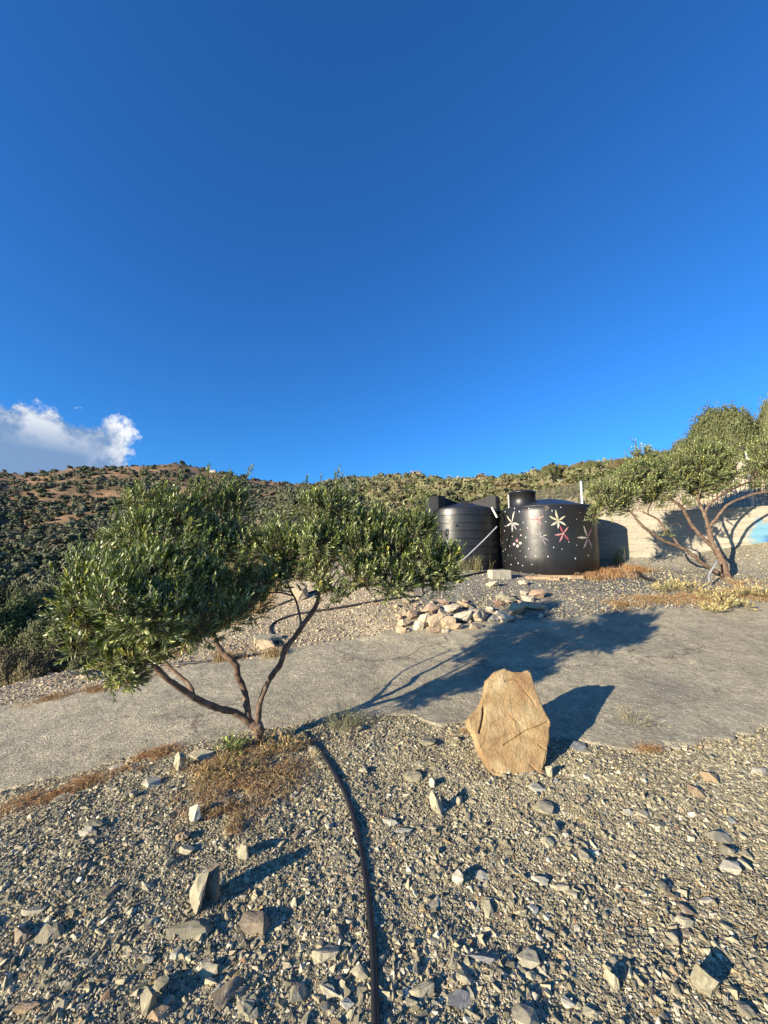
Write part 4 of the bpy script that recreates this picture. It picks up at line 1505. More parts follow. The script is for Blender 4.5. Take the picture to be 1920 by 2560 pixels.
def box_obj(name, p, sx_, sy_, sz_, material, rz=0, bev=0.01, label=None, cat=None, group=None, parent=None, sub=0):
    bm = bmesh.new()
    bmesh.ops.create_cube(bm, size=1.0)
    bmesh.ops.scale(bm, vec=(sx_, sy_, sz_), verts=bm.verts)
    if bev:
        bmesh.ops.bevel(bm, geom=bm.edges[:], offset=bev, segments=2, affect='EDGES')
    if sub:
        bmesh.ops.subdivide_edges(bm, edges=bm.edges[:], cuts=sub, use_grid_fill=True)
        for v in bm.verts:
            v.co += v.co.normalized() * mnoise.noise(v.co * 14) * 0.006
    me = bpy.data.meshes.new(name); bm.to_mesh(me); bm.free()
    me.materials.append(M[material])
    o = bpy.data.objects.new(name, me); COL.objects.link(o)
    o.location = (p[0], p[1], p[2] + sz_ / 2); o.rotation_euler.z = rz
    if parent: attach(o, parent)
    return tag(o, label, cat, group)


p = ground(1252, 1448, 5, 12)
box_obj('concrete_block', (p[0] + 0.0, p[1] + 0.1, p[2] - 0.01), 0.44, 0.24, 0.2, 'block', rz=R(12), bev=0.012, label='pale concrete block lying between the two tanks', cat='block', sub=4)
p = ground(1300, 1447, 5, 12)
for X, Y, wd, c, lab in [(1345, 1447, 0.5, 'tan', 'flat tan slab under the front of the painted tank'), (1383, 1450, 0.22, 'tan', 'small brown brick in front of the painted tank'), (1440, 1446, 0.3, 'tan', 'broken tan slab at the right front of the painted tank')]:
    p = ground(X, Y, 5, 12)
    box_obj('stone_slab', (p[0], p[1], p[2] - 0.02), wd, 0.16, 0.07, c, rz=random.uniform(-0.2, 0.2), bev=0.012, label=lab, cat='stone slab', sub=2)


def tube_obj(name, pts, rad, material, label=None, cat=None, group=None, parent=None, seg=10, per=8):
    V_, F_, T_ = tube_arrays(catmull(pts, per), rad, seg)
    o = nmesh(name, V_, [F_, T_], M[material], smooth=True)
    if parent: attach(o, parent)
    return tag(o, label, cat, group)


tube_obj('overflow_pipe', [at(1243, 1316, 8.95), at(1215, 1345, 8.95), at(1185, 1374, 8.95), at(1160, 1397, 8.95), at(1140, 1408, 8.97), at(1125, 1413, 9.0)], 0.016, 'greyhose',
         'slim grey hose running down slantwise between the two tanks', 'hose')
tube_obj('pipe_stub', [at(1229, 1268, 9.3), at(1236, 1281, 9.3), at(1243, 1294, 9.3)], 0.024, 'whitepipe', 'short white plastic pipe leaning between the two tanks', 'pipe')
tube_obj('pipe_stub', [at(1271, 1237, 9.95), at(1272, 1254, 9.95), at(1273, 1285, 9.95)], 0.018, 'whitepipe', 'thin white upright pipe behind the lid of the painted tank', 'pipe')
tube_obj('grey_hose', [at(1793, 1402, 7.6), at(1787, 1415, 7.5), at(1777, 1428, 7.45), at(1772, 1442, 7.4), at(1774, 1455, 7.35)], 0.018, 'greyhose', 'grey hose arching down beside the right tree trunk', 'hose')

# ------------------------------------------------------------ retaining wall
def wall():
    s0, s1 = WS0, WS1
    base0 = np.array([WA[0] + WD[0] * s0, WA[1] + WD[1] * s0])
    L = s1 - s0
    top = 2.76
    bot = 1.0
    # local frame: x along the wall, y into the bank, z up, origin at ground of the left end
    me = bpy.data.meshes.new('retaining_wall')
    bm = bmesh.new()
    nx_, nz_ = 90, 12
    bmesh.ops.create_cube(bm, size=1.0)
    bmesh.ops.scale(bm, vec=(L, 0.26, top - bot), verts=bm.verts)
    bmesh.ops.translate(bm, vec=(L / 2, 0, (top - bot) / 2 - 0.45), verts=bm.verts)
    bmesh.ops.bevel(bm, geom=bm.edges[:], offset=0.012, segments=2, affect='EDGES')
    bm.to_mesh(me); bm.free()
    me.materials.append(M['wall'])
    o = bpy.data.objects.new('retaining_wall', me); COL.objects.link(o)
    o.location = (base0[0], base0[1], bot + 0.45)
    o.rotation_euler.z = math.atan2(WD[1], WD[0])
    tag(o, 'long board marked concrete retaining wall with blue spray paint behind the right tree', 'wall')
    return top


WTOP = wall()


def fence():
    def wp(s, n=0.0):
        return np.array([WA[0] + WD[0] * s + WN[0] * n, WA[1] + WD[1] * s + WN[1] * n])
    root = empty('wire_fence', (*wp(2.4, 0.05), WTOP), 'wire mesh fence with pale posts on top of the retaining wall', 'fence')
    # posts follow the wall line, then the fence bends away behind the tanks
    line = [(wp(8.6, 0.05), WTOP - 0.02, 1.5), (wp(5.5, 0.05), WTOP - 0.02, 1.5)]
    pR = at(1883, 1275, 8.9)
    line.append((pR[:2], WTOP - 0.02, at(1880, 1124, pR[1])[2] - WTOP))
    pM = at(1455, 1250, 11.6)
    line.append((pM[:2], 2.5, at(1453, 1203, 11.6)[2] - 2.5))
    pL = at(1337, 1260, 15.5)
    line.append((pL[:2], at(1337, 1275, 15.5)[2], at(1337, 1226, 15.5)[2] - at(1337, 1275, 15.5)[2]))
    pts = []
    for xy, zb, hh_ in line:
        b0 = np.array([xy[0], xy[1], zb - 0.15]); t0 = np.array([xy[0], xy[1], zb + hh_])
        Vn, Fq, tri = tube_arrays([b0, (b0 + t0) / 2, t0], 0.032, 12)
        o = nmesh('post', Vn, [Fq, tri], M['metal'], smooth=True)
        attach(o, root)
        pts.append((b0 + np.array([0, 0, 0.17]), t0 - np.array([0, 0, 0.03])))
    # mesh panels: upright and level wires as thin square bars
    vs, fs = [], []
    def bar(a1, b1, r_):
        a1 = np.asarray(a1); b1 = np.asarray(b1)
        d = b1 - a1; d = d / np.linalg.norm(d)
        up = np.array([0, 0, 1.0]) if abs(d[2]) < 0.8 else np.array([1.0, 0, 0])
        u = np.cross(d, up); u /= np.linalg.norm(u); v = np.cross(d, u)
        k0 = len(vs)
        for e in (a1, b1):
            for q in ((u), (v), (-u), (-v)):
                vs.append(e + q * r_)
        for i in range(4):
            j = (i + 1) % 4
            fs.append([k0 + i, k0 + j, k0 + 4 + j, k0 + 4 + i])
    for (b0, t0), (b1, t1) in zip(pts[:-1], pts[1:]):
        L = np.linalg.norm((b1 - b0)[:2])
        n = max(2, int(L / 0.085))
        for i in range(1, n):
            f = i / n
            bar(b0 + (b1 - b0) * f, t0 + (t1 - t0) * f, 0.0065)
        for j in range(0, 8):
            f = j / 7
            bar(b0 + (t0 - b0) * f, b1 + (t1 - b1) * f, 0.006)
    o = nmesh('wire_mesh', np.array(vs), np.array(fs), M['wire'])
    attach(o, root)
    # lamp on the right hand post
    t = pts[2][1]
    r2 = empty('floodlight', (t[0], t[1], t[2] + 0.03), 'small black solar floodlight on top of the right fence post', 'lamp')
    o = box_obj('lamp_housing', (t[0] + 0.0, t[1] - 0.02, t[2] + 0.06), 0.24, 0.16, 0.07, 'black', rz=R(15), bev=0.02)
    attach(o, r2)
    o = box_obj('bracket', (t[0], t[1], t[2] + 0.033), 0.05, 0.05, 0.035, 'black', bev=0.004)
    attach(o, r2)


fence()

# ------------------------------------------------------------ foliage
def leaf_cloud(P, D, nleaf, twig, leaf_len, leaf_w, colf, spread=0.75, seed=0, bright=1.0):
    """P base points (n,3), D shoot directions (n,3); returns arrays for leaves on shoots"""
    rs = np.random.default_rng(seed)
    n = len(P)
    D = D / np.linalg.norm(D, axis=1)[:, None]
    up = np.tile([0.13, 0.21, 0.97], (n, 1))
    U = np.cross(D, up); U /= (np.linalg.norm(U, axis=1)[:, None] + 1e-9)
    W = np.cross(D, U)
    tw = twig * (0.6 + 0.7 * rs.random(n))
    L = nleaf
    t = (np.arange(L)[None, :] + rs.random((n, L)) * 0.8) / L
    ang = rs.random((n, 1)) * 6.28 + np.arange(L)[None, :] * 1.62 + rs.normal(0, 0.3, (n, L))
    rad_ = U[:, None, :] * np.cos(ang)[..., None] + W[:, None, :] * np.sin(ang)[..., None]
    sp_ = spread * (1.15 - 0.75 * t) * (0.8 + 0.4 * rs.random((n, L)))
    ld = D[:, None, :] * 1.0 + rad_ * sp_[..., None] + rs.normal(0, 0.10, (n, L, 3))
    ld /= np.linalg.norm(ld, axis=2)[..., None]
    base = P[:, None, :] + D[:, None, :] * (tw[:, None] * t)[..., None]
    nn = np.cross(np.cross(ld, D[:, None, :] + 1e-3), ld)
    # upper face looks along the shoot
    nn = nn + rs.normal(0, 0.25, nn.shape) * np.linalg.norm(nn, axis=2)[..., None]
    sd_ = np.cross(ld, nn); sd_ /= (np.linalg.norm(sd_, axis=2)[..., None] + 1e-9)
    nn = np.cross(sd_, ld)
    ll = leaf_len * (0.65 + 0.6 * rs.random((n, L))) * (1.05 - 0.3 * t)
    lw = leaf_w * (0.8 + 0.4 * rs.random((n, L)))
    def pt(f, s, hgt):
        return base + ld * (ll * f)[..., None] + sd_ * (lw * s)[..., None] + nn * (ll * hgt)[..., None]
    V_ = np.stack([pt(0, 0, 0), pt(0.32, -0.45, 0.05), pt(0.32, 0.45, 0.05), pt(0.70, -0.42, 0.045), pt(0.70, 0.42, 0.045), pt(1.0, 0, -0.03)], 2)
    m = n * L
    V_ = V_.reshape(m, 6, 3)
    off = (np.arange(m) * 6)[:, None]
    tri = np.concatenate([off + np.array([[0, 1, 2]]), off + np.array([[3, 5, 4]])], 0)
    quad = off + np.array([[1, 3, 4, 2]])
    cc = colf(rs, n)[:, None, :] * (0.75 + 0.5 * rs.random((n, L, 1)))
    young = (t[..., None] ** 2)
    cc = cc * (1 + young * np.array([1.7, 1.55, 1.0])[None, None, :] * (rs.random((n, L, 1)) < 0.6))
    C_ = np.repeat(cc.reshape(m, 1, 3), 6, axis=1) * bright
    return V_.reshape(-1, 3), tri, quad, C_.reshape(-1, 3)


def shoot_tubes(P, D, twig, r_=0.0018):
    D = D / np.linalg.norm(D, axis=1)[:, None]
    n = len(P)
    U = np.cross(D, np.tile([0.1, 0.2, 0.97], (n, 1))); U /= np.linalg.norm(U, axis=1)[:, None]
    W = np.cross(D, U)
    V_ = []
    for k in range(3):
        a1 = k * 2.094
        V_.append(P - D * twig * 0.15 + (U * math.cos(a1) + W * math.sin(a1)) * r_)
    V_.append(P + D * twig * 1.0)
    V_ = np.stack(V_, 1)
    off = (np.arange(n) * 4)[:, None]
    tri = np.concatenate([off + np.array([[0, 1, 3]]), off + np.array([[1, 2, 3]]), off + np.array([[2, 0, 3]])], 0)
    return V_.reshape(-1, 3), tri


def olive_cols(rs, n):
    b0 = np.array([1.0, 1.0, 1.0])
    c = np.tile(b0, (n, 1)) * (0.8 + 0.5 * rs.random((n, 1)))
    yel = rs.random(n) < 0.05
    c[yel] *= np.array([1.5, 1.25, 0.8])
    return c


def build_tree(name, label, limbs, blobs, depth, nshoot, leaf_len, leaf_w, twig, nleaf, wind, seed, wood_r=1.0, yscale=1.0, group=None, bright=1.0):
    """limbs: lists of (X, Y, depth offset, radius px); blobs: (X, Y, radius px, depth offset)"""
    rs = np.random.default_rng(seed)
    b0 = at(limbs[0][0][0], limbs[0][0][1], depth + limbs[0][0][2])
    root = empty(name, tuple(b0), label, 'tree', group)
    tubes = []
    tips = []
    for li, lm in enumerate(limbs):
        pts = [at(X, Y, depth + dd) for X, Y, dd, r_ in lm]
        if li == 0:
            pts[0][2] -= 0.08
        rad_ = [r_ * (depth / 960.0) * wood_r for X, Y, dd, r_ in lm]
        c = catmull(pts, 8)
        rr_ = np.interp(np.linspace(0, len(pts) - 1, len(c)), np.arange(len(pts)), rad_)
        c = [q + np.array([mnoise.noise(Vector(q) * 9 + Vector((li, 0, 0))), mnoise.noise(Vector(q) * 9 + Vector((0, li + 5, 0))), 0]) * r_ * 0.35 for q, r_ in zip(c, rr_)]
        tubes.append(tube_arrays(c, list(rr_), 12, 0.30, li))
        tips.append((c, rr_))
    B = []
    for X, Y, rp, dd in blobs:
        q = at(X, Y, depth + dd)
        r_ = rp * (depth + dd) / 960.0
        B.append((q, r_))
    # branches from the limbs to every leaf mass
    allp = np.vstack([np.array(c) for c, _ in tips]); allr = np.concatenate([r_ for _, r_ in tips])
    endmask = np.concatenate([np.arange(len(c)) >= len(c) * 0.45 if i > 0 else np.zeros(len(c), bool) for i, (c, _) in enumerate(tips)])
    cand = allp[endmask]; candr = allr[endmask]
    order = sorted(range(len(B)), key=lambda i: np.min(np.linalg.norm(cand - B[i][0], axis=1)))
    conn_p = [q for q in cand]; conn_r = list(candr)
    fine = []
    for i in order:
        q, r_ = B[i]
        arr = np.array(conn_p)
        dd_ = np.linalg.norm(arr - q, axis=1) + np.maximum(0, arr[:, 2] - q[2]) * 1.5
        k = int(np.argmin(dd_))
        a1 = arr[k]; ra = min(conn_r[k], 0.010 * depth / 3.4)
        L = np.linalg.norm(q - a1)
        m1 = a1 + (q - a1) * 0.5 + rs.normal(0, 0.08 * L, 3)
        c = catmull([a1, m1, q], 6)
        rr_ = np.linspace(ra, ra * 0.6, len(c))
        tubes.append(tube_arrays(c, list(rr_), 7, 0.2, i))
        for z_, r2 in zip(c[2:], rr_[2:]):
            conn_p.append(z_); conn_r.append(r2)
        for _ in range(9):
            dv = rs.normal(0, 1, 3); dv[2] = abs(dv[2]) * 0.9 - 0.15; dv /= np.linalg.norm(dv)
            e = q + dv * r_ * rs.uniform(0.5, 0.95)
            m1 = (q + e) / 2 + np.array([0, 0, -0.12 * r_]) + rs.normal(0, 0.08 * r_, 3)
            c = catmull([q, m1, e], 4)
            fine.append(tube_arrays(c, list(np.linspace(ra * 0.5, ra * 0.16, len(c))), 5, 0))
    join_tubes('trunk', tubes + fine, M['bark'], root)
    # shoots
    vol = np.array([r_ ** 2.2 for _, r_ in B]); vol /= vol.sum()
    which = rs.choice(len(B), nshoot, p=vol)
    C0 = np.array([q for q, _ in B])[which]; R0 = np.array([r_ for _, r_ in B])[which]
    dv = rs.normal(0, 1, (nshoot, 3)); dv /= np.linalg.norm(dv, axis=1)[:, None]
    rr_ = R0 * (rs.random(nshoot) ** 0.42) * 0.86
    P = C0 + dv * rr_[:, None] * np.array([1, yscale, 0.9])
    lead = (dv[:, 2] > 0.25) & (rs.random(nshoot) < 0.16)
    P[lead] += (dv * 0.35 + np.array([0, 0, 0.8]))[lead] * (twig * rs.uniform(0.4, 1.5, (nshoot, 1)))[lead]
    P[:, 2] -= twig * 0.45
    out = dv * 0.45 + np.array([0, 0, 1.05]) + np.array(wind)
    out += rs.normal(0, 0.24, out.shape)
    low = dv[:, 2] < -0.2
    out[low] += dv[low] * 0.5 - np.array([0, 0, 0.25])
    # clumping: thin out by a coarse 3d noise so gaps open
    g3 = np.array([mnoise.noise(Vector(q) * (2.1 / (R0.mean() * 2.2))) for q in P])
    g4 = np.array([mnoise.noise(Vector(q) * (2.1 / (R0.mean() * 0.95)) + Vector((9, 3, 1))) for q in P])
    keep = (g3 > -0.34 + 0.25 * rs.random(nshoot) - 0.12) & (g4 > -0.15 + 0.12 * rs.random(nshoot))
    P, out = P[keep], out[keep]
    V_, tri, quad, C_ = leaf_cloud(P, out, nleaf, twig, leaf_len, leaf_w, olive_cols, seed=seed, bright=bright)
    o = nmesh('crown', V_, [tri, quad], M['leaf'], colors=C_)
    attach(o, root)
    V2, t2_ = shoot_tubes(P, out, twig)
    o = nmesh('shoots', V2, t2_, M['bark'])
    attach(o, root)
    return root


k_ = 1.1574
blA = [(190, 1215, 58, -0.2), (165, 1300, 62, -0.3), (180, 1385, 62, -0.3), (250, 1440, 55, -0.2), (245, 1300, 75, -0.4), (300, 1140, 62, -0.1), (300, 1085, 34, 0.0), (345, 1082, 30, 0.1),
       (320, 1230, 85, -0.3), (330, 1330, 80, -0.35), (300, 1425, 45, -0.25), (395, 1120, 60, 0.0), (410, 1250, 85, -0.2), (415, 1345, 58, -0.25), (455, 1090, 45, 0.15), (505, 1090, 45, 0.2),
       (480, 1160, 70, 0.1), (490, 1250, 70, 0.0), (495, 1340, 48, -0.15), (550, 1175, 38, 0.3), (545, 1290, 42, 0.1), (610, 1165, 34, 0.3), (600, 1215, 40, 0.25), (575, 1165, 26, 0.35),
       (680, 1100, 42, 0.2), (725, 1100, 40, 0.2), (690, 1165, 60, 0.15), (695, 1230, 45, 0.1), (715, 1275, 32, 0.1), (775, 1165, 62, 0.2), (780, 1235, 50, 0.1), (820, 1140, 45, 0.3),
       (850, 1190, 60, 0.25), (850, 1245, 52, 0.15), (900, 1135, 48, 0.35), (910, 1205, 55, 0.3), (935, 1235, 42, 0.3), (800, 1130, 36, 0.3), (235, 1245, 50, -0.3), (640, 1190, 38, 0.2), (440, 1400, 26, -0.2), (225, 1175, 38, -0.1)]
blA += [(958, 1232, 40, 0.3), (962, 1195, 34, 0.35), (605, 1185, 40, 0.15), (590, 1245, 34, 0.1), (150, 1340, 42, -0.3), (140, 1270, 34, -0.25), (270, 1480, 30, -0.2), (225, 1470, 28, -0.2), (360, 1400, 36, -0.2), (150, 1420, 30, -0.25), (640, 1230, 30, 0.15)]
blA = [(X * k_ + (26 if X < 260 else 10 if X < 360 else 0), Y * k_ - (40 if Y > 1370 else 22 if Y > 1290 else 0) - (14 if Y < 1130 else 0), r_ * k_ * 0.80, (dd * 2.0 - 0.12 if X < 540 else dd - 0.32) + (-0.18 if Y > 1290 else 0)) for X, Y, r_, dd in blA]
limA = [
    [(622, 1900, 0.0, 19), (632, 1868, 0.0, 15), (638, 1845, 0.0, 16), (645, 1822, 0.0, 17), (632, 1808, 0.0, 15)],
    [(640, 1818, 0.0, 12), (612, 1797, -0.02, 11.5), (580, 1780, -0.06, 11), (548, 1772, -0.14, 10.5), (485, 1745, -0.28, 10), (443, 1715, -0.38, 9), (401, 1681, -0.46, 8), (375, 1643, -0.5, 7.5), (350, 1600, -0.52, 6), (320, 1530, -0.55, 5), (290, 1450, -0.55, 4)],
    [(485, 1742, -0.28, 7), (478, 1722, -0.25, 6.5), (468, 1707, -0.22, 6), (440, 1682, -0.2, 5.5), (422, 1664, -0.18, 5.5), (388, 1626, -0.15, 5), (370, 1560, -0.1, 4.5), (380, 1480, -0.1, 4)],
    [(632, 1812, 0.0, 12), (622, 1795, 0.0, 11), (616, 1753, 0.0, 10.5), (608, 1720, 0.0, 10), (595, 1690, 0.0, 10), (591, 1664, 0.0, 10), (574, 1646, 0.0, 10), (555, 1632, 0.0, 10), (541, 1608, 0.0, 8.5), (520, 1540, 0.0, 7), (500, 1450, 0.0, 6), (480, 1370, 0.05, 4.5)],
    [(640, 1815, 0.0, 12), (643, 1800, 0.0, 11), (650, 1753, 0.0, 9), (675, 1698, -0.02, 9.5), (700, 1660, -0.04, 9.5), (714, 1622, -0.05, 9.5), (741, 1586, -0.06, 9), (768, 1547, -0.08, 8.5), (791, 1512, -0.1, 8), (803, 1460, -0.1, 7), (830, 1400, -0.1, 6), (880, 1340, -0.08, 5), (960, 1330, -0.05, 4)],
    [(753, 1566, -0.07, 4.2), (750, 1540, -0.06, 3.8), (741, 1505, -0.05, 3.5), (728, 1480, -0.04, 3.4), (718, 1455, -0.02, 3.2), (705, 1400, 0.0, 3)],
]
build_tree('olive_tree', 'young olive tree with forked bare trunk and dense crown in the left foreground', limA, blA, 3.34, 11500, 0.050, 0.0088, 0.12, 16, (0.10, 0.02, 0.0), 5, wood_r=0.70, yscale=1.0)

c4 = lambda X, Y: (1400 + X / 3.19, 960 + Y / 3.19)
blB = []
for X, Y, r_, dd in [(320, 850, 75, -0.2), (420, 880, 90, -0.2), (380, 960, 75, -0.2), (520, 900, 100, -0.1), (560, 960, 75, -0.1), (560, 720, 85, 0), (660, 680, 95, 0), (650, 800, 105, 0),
                     (760, 750, 95, 0), (780, 850, 90, 0), (740, 930, 60, 0), (900, 640, 85, 0.1), (930, 730, 90, 0.1), (880, 790, 75, 0.1), (1060, 560, 80, 0.2), (1060, 660, 105, 0.2), (1180, 560, 85, 0.2), (1200, 680, 110, 0.2),
                     (1080, 780, 85, 0.2), (1310, 560, 75, 0.2), (1320, 680, 85, 0.2), (1160, 800, 80, 0.2), (1290, 780, 70, 0.2), (1370, 740, 50, 0.2), (1120, 840, 55, 0.2), (650, 535, 42, 0.1), (610, 560, 34, 0.1), (690, 545, 34, 0.1), (300, 1000, 45, -0.2), (270, 1020, 40, -0.2),
                     (1620, 500, 95, 0.2), (1600, 620, 90, 0.2), (1640, 740, 85, 0.2), (1700, 620, 110, 0.2), (1560, 700, 55, 0.2), (1800, 550, 120, 0.2), (1850, 700, 110, 0.2), (1000, 940, 36, 0), (840, 1170, 26, -0.1)]:
    a1, b1 = c4(X, Y)
    blB.append((a1, b1, r_ / 3.19, dd))
DB = 7.8
limB = [
    [(1823, 1452, 0, 12), (1812, 1425, 0, 10), (1804, 1399, 0, 9), (1792, 1378, 0, 8.5), (1782, 1364, 0, 8), (1776, 1342, 0, 6.5), (1773, 1320, 0, 6)],
    [(1773, 1322, 0, 5.2), (1766, 1300, 0, 4.8), (1760, 1286, 0, 4.5), (1752, 1266, 0.05, 4), (1745, 1248, 0.1, 3.6), (1740, 1215, 0.15, 3)],
    [(1782, 1366, 0, 6), (1768, 1354, 0, 5.2), (1754, 1342, 0, 5), (1740, 1326, 0, 5), (1726, 1308, 0, 4.8), (1707, 1273, -0.05, 4.5), (1690, 1256, -0.1, 4), (1668, 1242, -0.1, 3.6), (1651, 1229, -0.1, 3.2), (1640, 1200, -0.1, 3)],
    [(1806, 1440, -0.05, 6), (1785, 1426, -0.05, 6), (1760, 1411, -0.08, 5.5), (1738, 1392, -0.1, 5), (1717, 1377, -0.1, 5), (1690, 1364, -0.12, 4.6), (1666, 1355, -0.14, 4.6), (1645, 1343, -0.16, 4.2), (1626, 1330, -0.18, 4), (1608, 1316, -0.2, 4), (1594, 1302, -0.2, 3.6), (1582, 1286, -0.2, 3), (1560, 1262, -0.2, 2.4)],
    [(1738, 1392, -0.1, 4), (1700, 1366, -0.08, 3.5), (1684, 1345, -0.06, 3), (1666, 1330, -0.05, 3), (1654, 1312, -0.05, 3), (1644, 1298, -0.05, 2.8), (1625, 1288, -0.05, 2.4), (1605, 1279, -0.05, 2)],
    [(1773, 1320, 0, 4.5), (1780, 1308, 0, 4.2), (1789, 1298, 0, 4), (1803, 1280, 0, 3.8), (1817, 1264, 0, 3.8), (1840, 1251, 0, 3.6), (1864, 1242, 0, 3.6), (1890, 1234, 0, 3.4), (1920, 1229, 0, 3.2), (1960, 1215, 0, 3)],
    [(1762, 1288, 0, 4), (1765, 1276, 0.03, 3.8), (1770, 1267, 0.05, 3.5), (1786, 1250, 0.08, 3.4), (1807, 1236, 0.1, 3.2), (1826, 1225, 0.1, 3), (1845, 1217, 0.1, 2.8), (1880, 1200, 0.15, 2.6)],
]
build_tree('olive_tree', 'spreading wind bent olive tree with several bare limbs in front of the concrete wall', limB, blB, DB, 10500, 0.060, 0.0115, 0.16, 15, (-0.05, 0.0, 0.0), 9, wood_r=0.82, yscale=1.3, bright=1.05)

# ------------------------------------------------------------ scrub and hill trees
def scrub_variant(seed, ntri, lobes=7, flat=0.8, tri_s=0.11, lr_=1.0):
    """lumpy crown of many small leaf tufts, unit radius, base at z=0"""
    rs = np.random.default_rng(seed)
    L = []
    for i in range(lobes):
        a1 = rs.random() * 6.28; r_ = rs.random() ** 0.5 * 0.62
        L.append((r_ * math.cos(a1), r_ * math.sin(a1), 0.42 + 0.55 * rs.random() * (1 - r_ * 0.6), (0.30 + 0.24 * rs.random()) * lr_))
    L = np.array(L)
    wch = rs.choice(lobes, ntri, p=L[:, 3] ** 2 / (L[:, 3] ** 2).sum())
    dv = rs.normal(0, 1, (ntri, 3)); dv[:, 2] = np.where(dv[:, 2] < -0.5, -dv[:, 2], dv[:, 2]); dv /= np.linalg.norm(dv, axis=1)[:, None]
    c = L[wch, :3] + dv * (L[wch, 3] * np.where(rs.random(ntri) < 0.25, 0.9 + 0.5 * rs.random(ntri) ** 2, 0.8 + 0.24 * rs.random(ntri)))[:, None]
    nrm = dv + rs.normal(0, 0.5, (ntri, 3)); nrm /= np.linalg.norm(nrm, axis=1)[:, None]
    t1 = np.cross(nrm, rs.normal(0, 1, (ntri, 3))); t1 /= np.linalg.norm(t1, axis=1)[:, None]
    t2_ = np.cross(nrm, t1)
    s = tri_s * (0.6 + 0.8 * rs.random(ntri))
    v = np.stack([c + t1 * s[:, None], c - t1 * (s * 0.5)[:, None] + t2_ * (s * 0.8)[:, None], c - t1 * (s * 0.5)[:, None] - t2_ * (s * 0.8)[:, None]], 1).reshape(-1, 3)
    f = np.arange(ntri * 3).reshape(-1, 3)
    tone = np.repeat(0.8 + 0.4 * rs.random(ntri), 3)
    # inner solid core
    cv, cf, ct = [], [], []
    off = len(v)
    bm = bmesh.new()
    for l in L:
        r_ = bmesh.ops.create_icosphere(bm, subdivisions=1, radius=l[3] * 0.86, matrix=Matrix.Translation(l[:3]))
    bm.verts.index_update()
    cv = np.array([q.co[:] for q in bm.verts]); cf = np.array([[q.index for q in t.verts] for t in bm.faces])
    bm.free()
    v = np.vstack([v, cv]); f = np.vstack([f, cf + off]); tone = np.concatenate([tone, np.full(len(cv), 0.8)])
    v[:, 2] = np.maximum(v[:, 2], -0.05)
    v[:, 2] *= flat
    return v, f, tone


FARV = [scrub_variant(300 + i, 120, 5, 0.85, 0.17) for i in range(8)]
MIDV = [scrub_variant(330 + i, 1500, 9, 0.85, 0.065) for i in range(8)]
NEARV = [scrub_variant(360 + i, 15000, 26, 0.95, 0.024, 0.68) for i in range(3)]
SC = np.array([(0.085, 0.095, 0.048), (0.105, 0.11, 0.062), (0.062, 0.078, 0.034), (0.125, 0.125, 0.075), (0.115, 0.10, 0.06)])

# candidate places over the visible hills
def hill_places(n):
    az = np.arctan2(rng.uniform(-1250, 1250, n), FPX)
    d = np.exp(rng.uniform(math.log(13), math.log(430), n))
    return az, d


az, d = hill_places(42000)
x = d * np.tan(az); y = d
r_ = np.hypot(x, y)
cl = fbm(x / 26, y / 16, 5, 29)
left = sstep(0.1, -0.25, az)
dens = 0.5 + 0.5 * sstep(0.25, -0.15, cl)
rc = fbm(x / 11, y / 7, 4, 63)
dens *= np.where(left > 0.5, 1.0, np.where(az > 0.04, sstep(0.0, 0.26, rc) * 0.62 + 0.05, 0.85))
dens = np.where((left > 0.5) & (d > 210), dens * (0.25 + 0.75 * sstep(0.15, -0.15, fbm(x / 30, y / 14, 3, 73))), dens)
dens *= sstep(8, 30, d) * 0.9 + 0.1
s_, n_ = wall_coords(x, y)
dens = np.where((n_ > 0) & (s_ > -3) & (r_ < 19), 0.0, dens)
dens = np.where((x > -4.5) & (r_ < 17), 0.0, dens)
k = rng.random(len(x)) < dens
x, y, d, az, left, r_ = x[k], y[k], d[k], az[k], left[k], r_[k]
# sizes
R0 = (0.7 + 1.6 * rng.random(len(x)) ** 2.0) * np.where(left > 0.5, 1.25, 0.85)
R0 = R0 * np.clip(0.45 + d / 130, 0.4, 1.35) * np.where((az > 0.04), 1.25, 1.0)
# drop crowding among the nearest
keep = []
cell = {}
o_ = np.argsort(d)
for i in o_:
    cs = 0.85 * R0[i]
    key = (int(x[i] / cs), int(y[i] / cs), int(R0[i] * 2))
    if key in cell:
        continue
    cell[key] = 1
    keep.append(i)
keep = np.array(keep)
x, y, d, R0, left = x[keep], y[keep], d[keep], R0[keep], left[keep]
z = H(x, y)
ny_px = R0 / d
print('scrub count', len(x))
srt = np.argsort(-ny_px)
ind = srt[:285]
rest = srt[285:]
G3 = 'shrubs and small trees covering the hillsides'


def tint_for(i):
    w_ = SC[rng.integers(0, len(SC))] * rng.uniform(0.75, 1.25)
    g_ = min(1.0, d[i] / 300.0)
    w_ = w_ * (1 + 0.35 * g_) + np.array([0.012, 0.014, 0.018]) * g_  # distance haze put into the shrub colour: paler and bluer far away
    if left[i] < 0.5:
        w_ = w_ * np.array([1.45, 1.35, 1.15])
    return w_


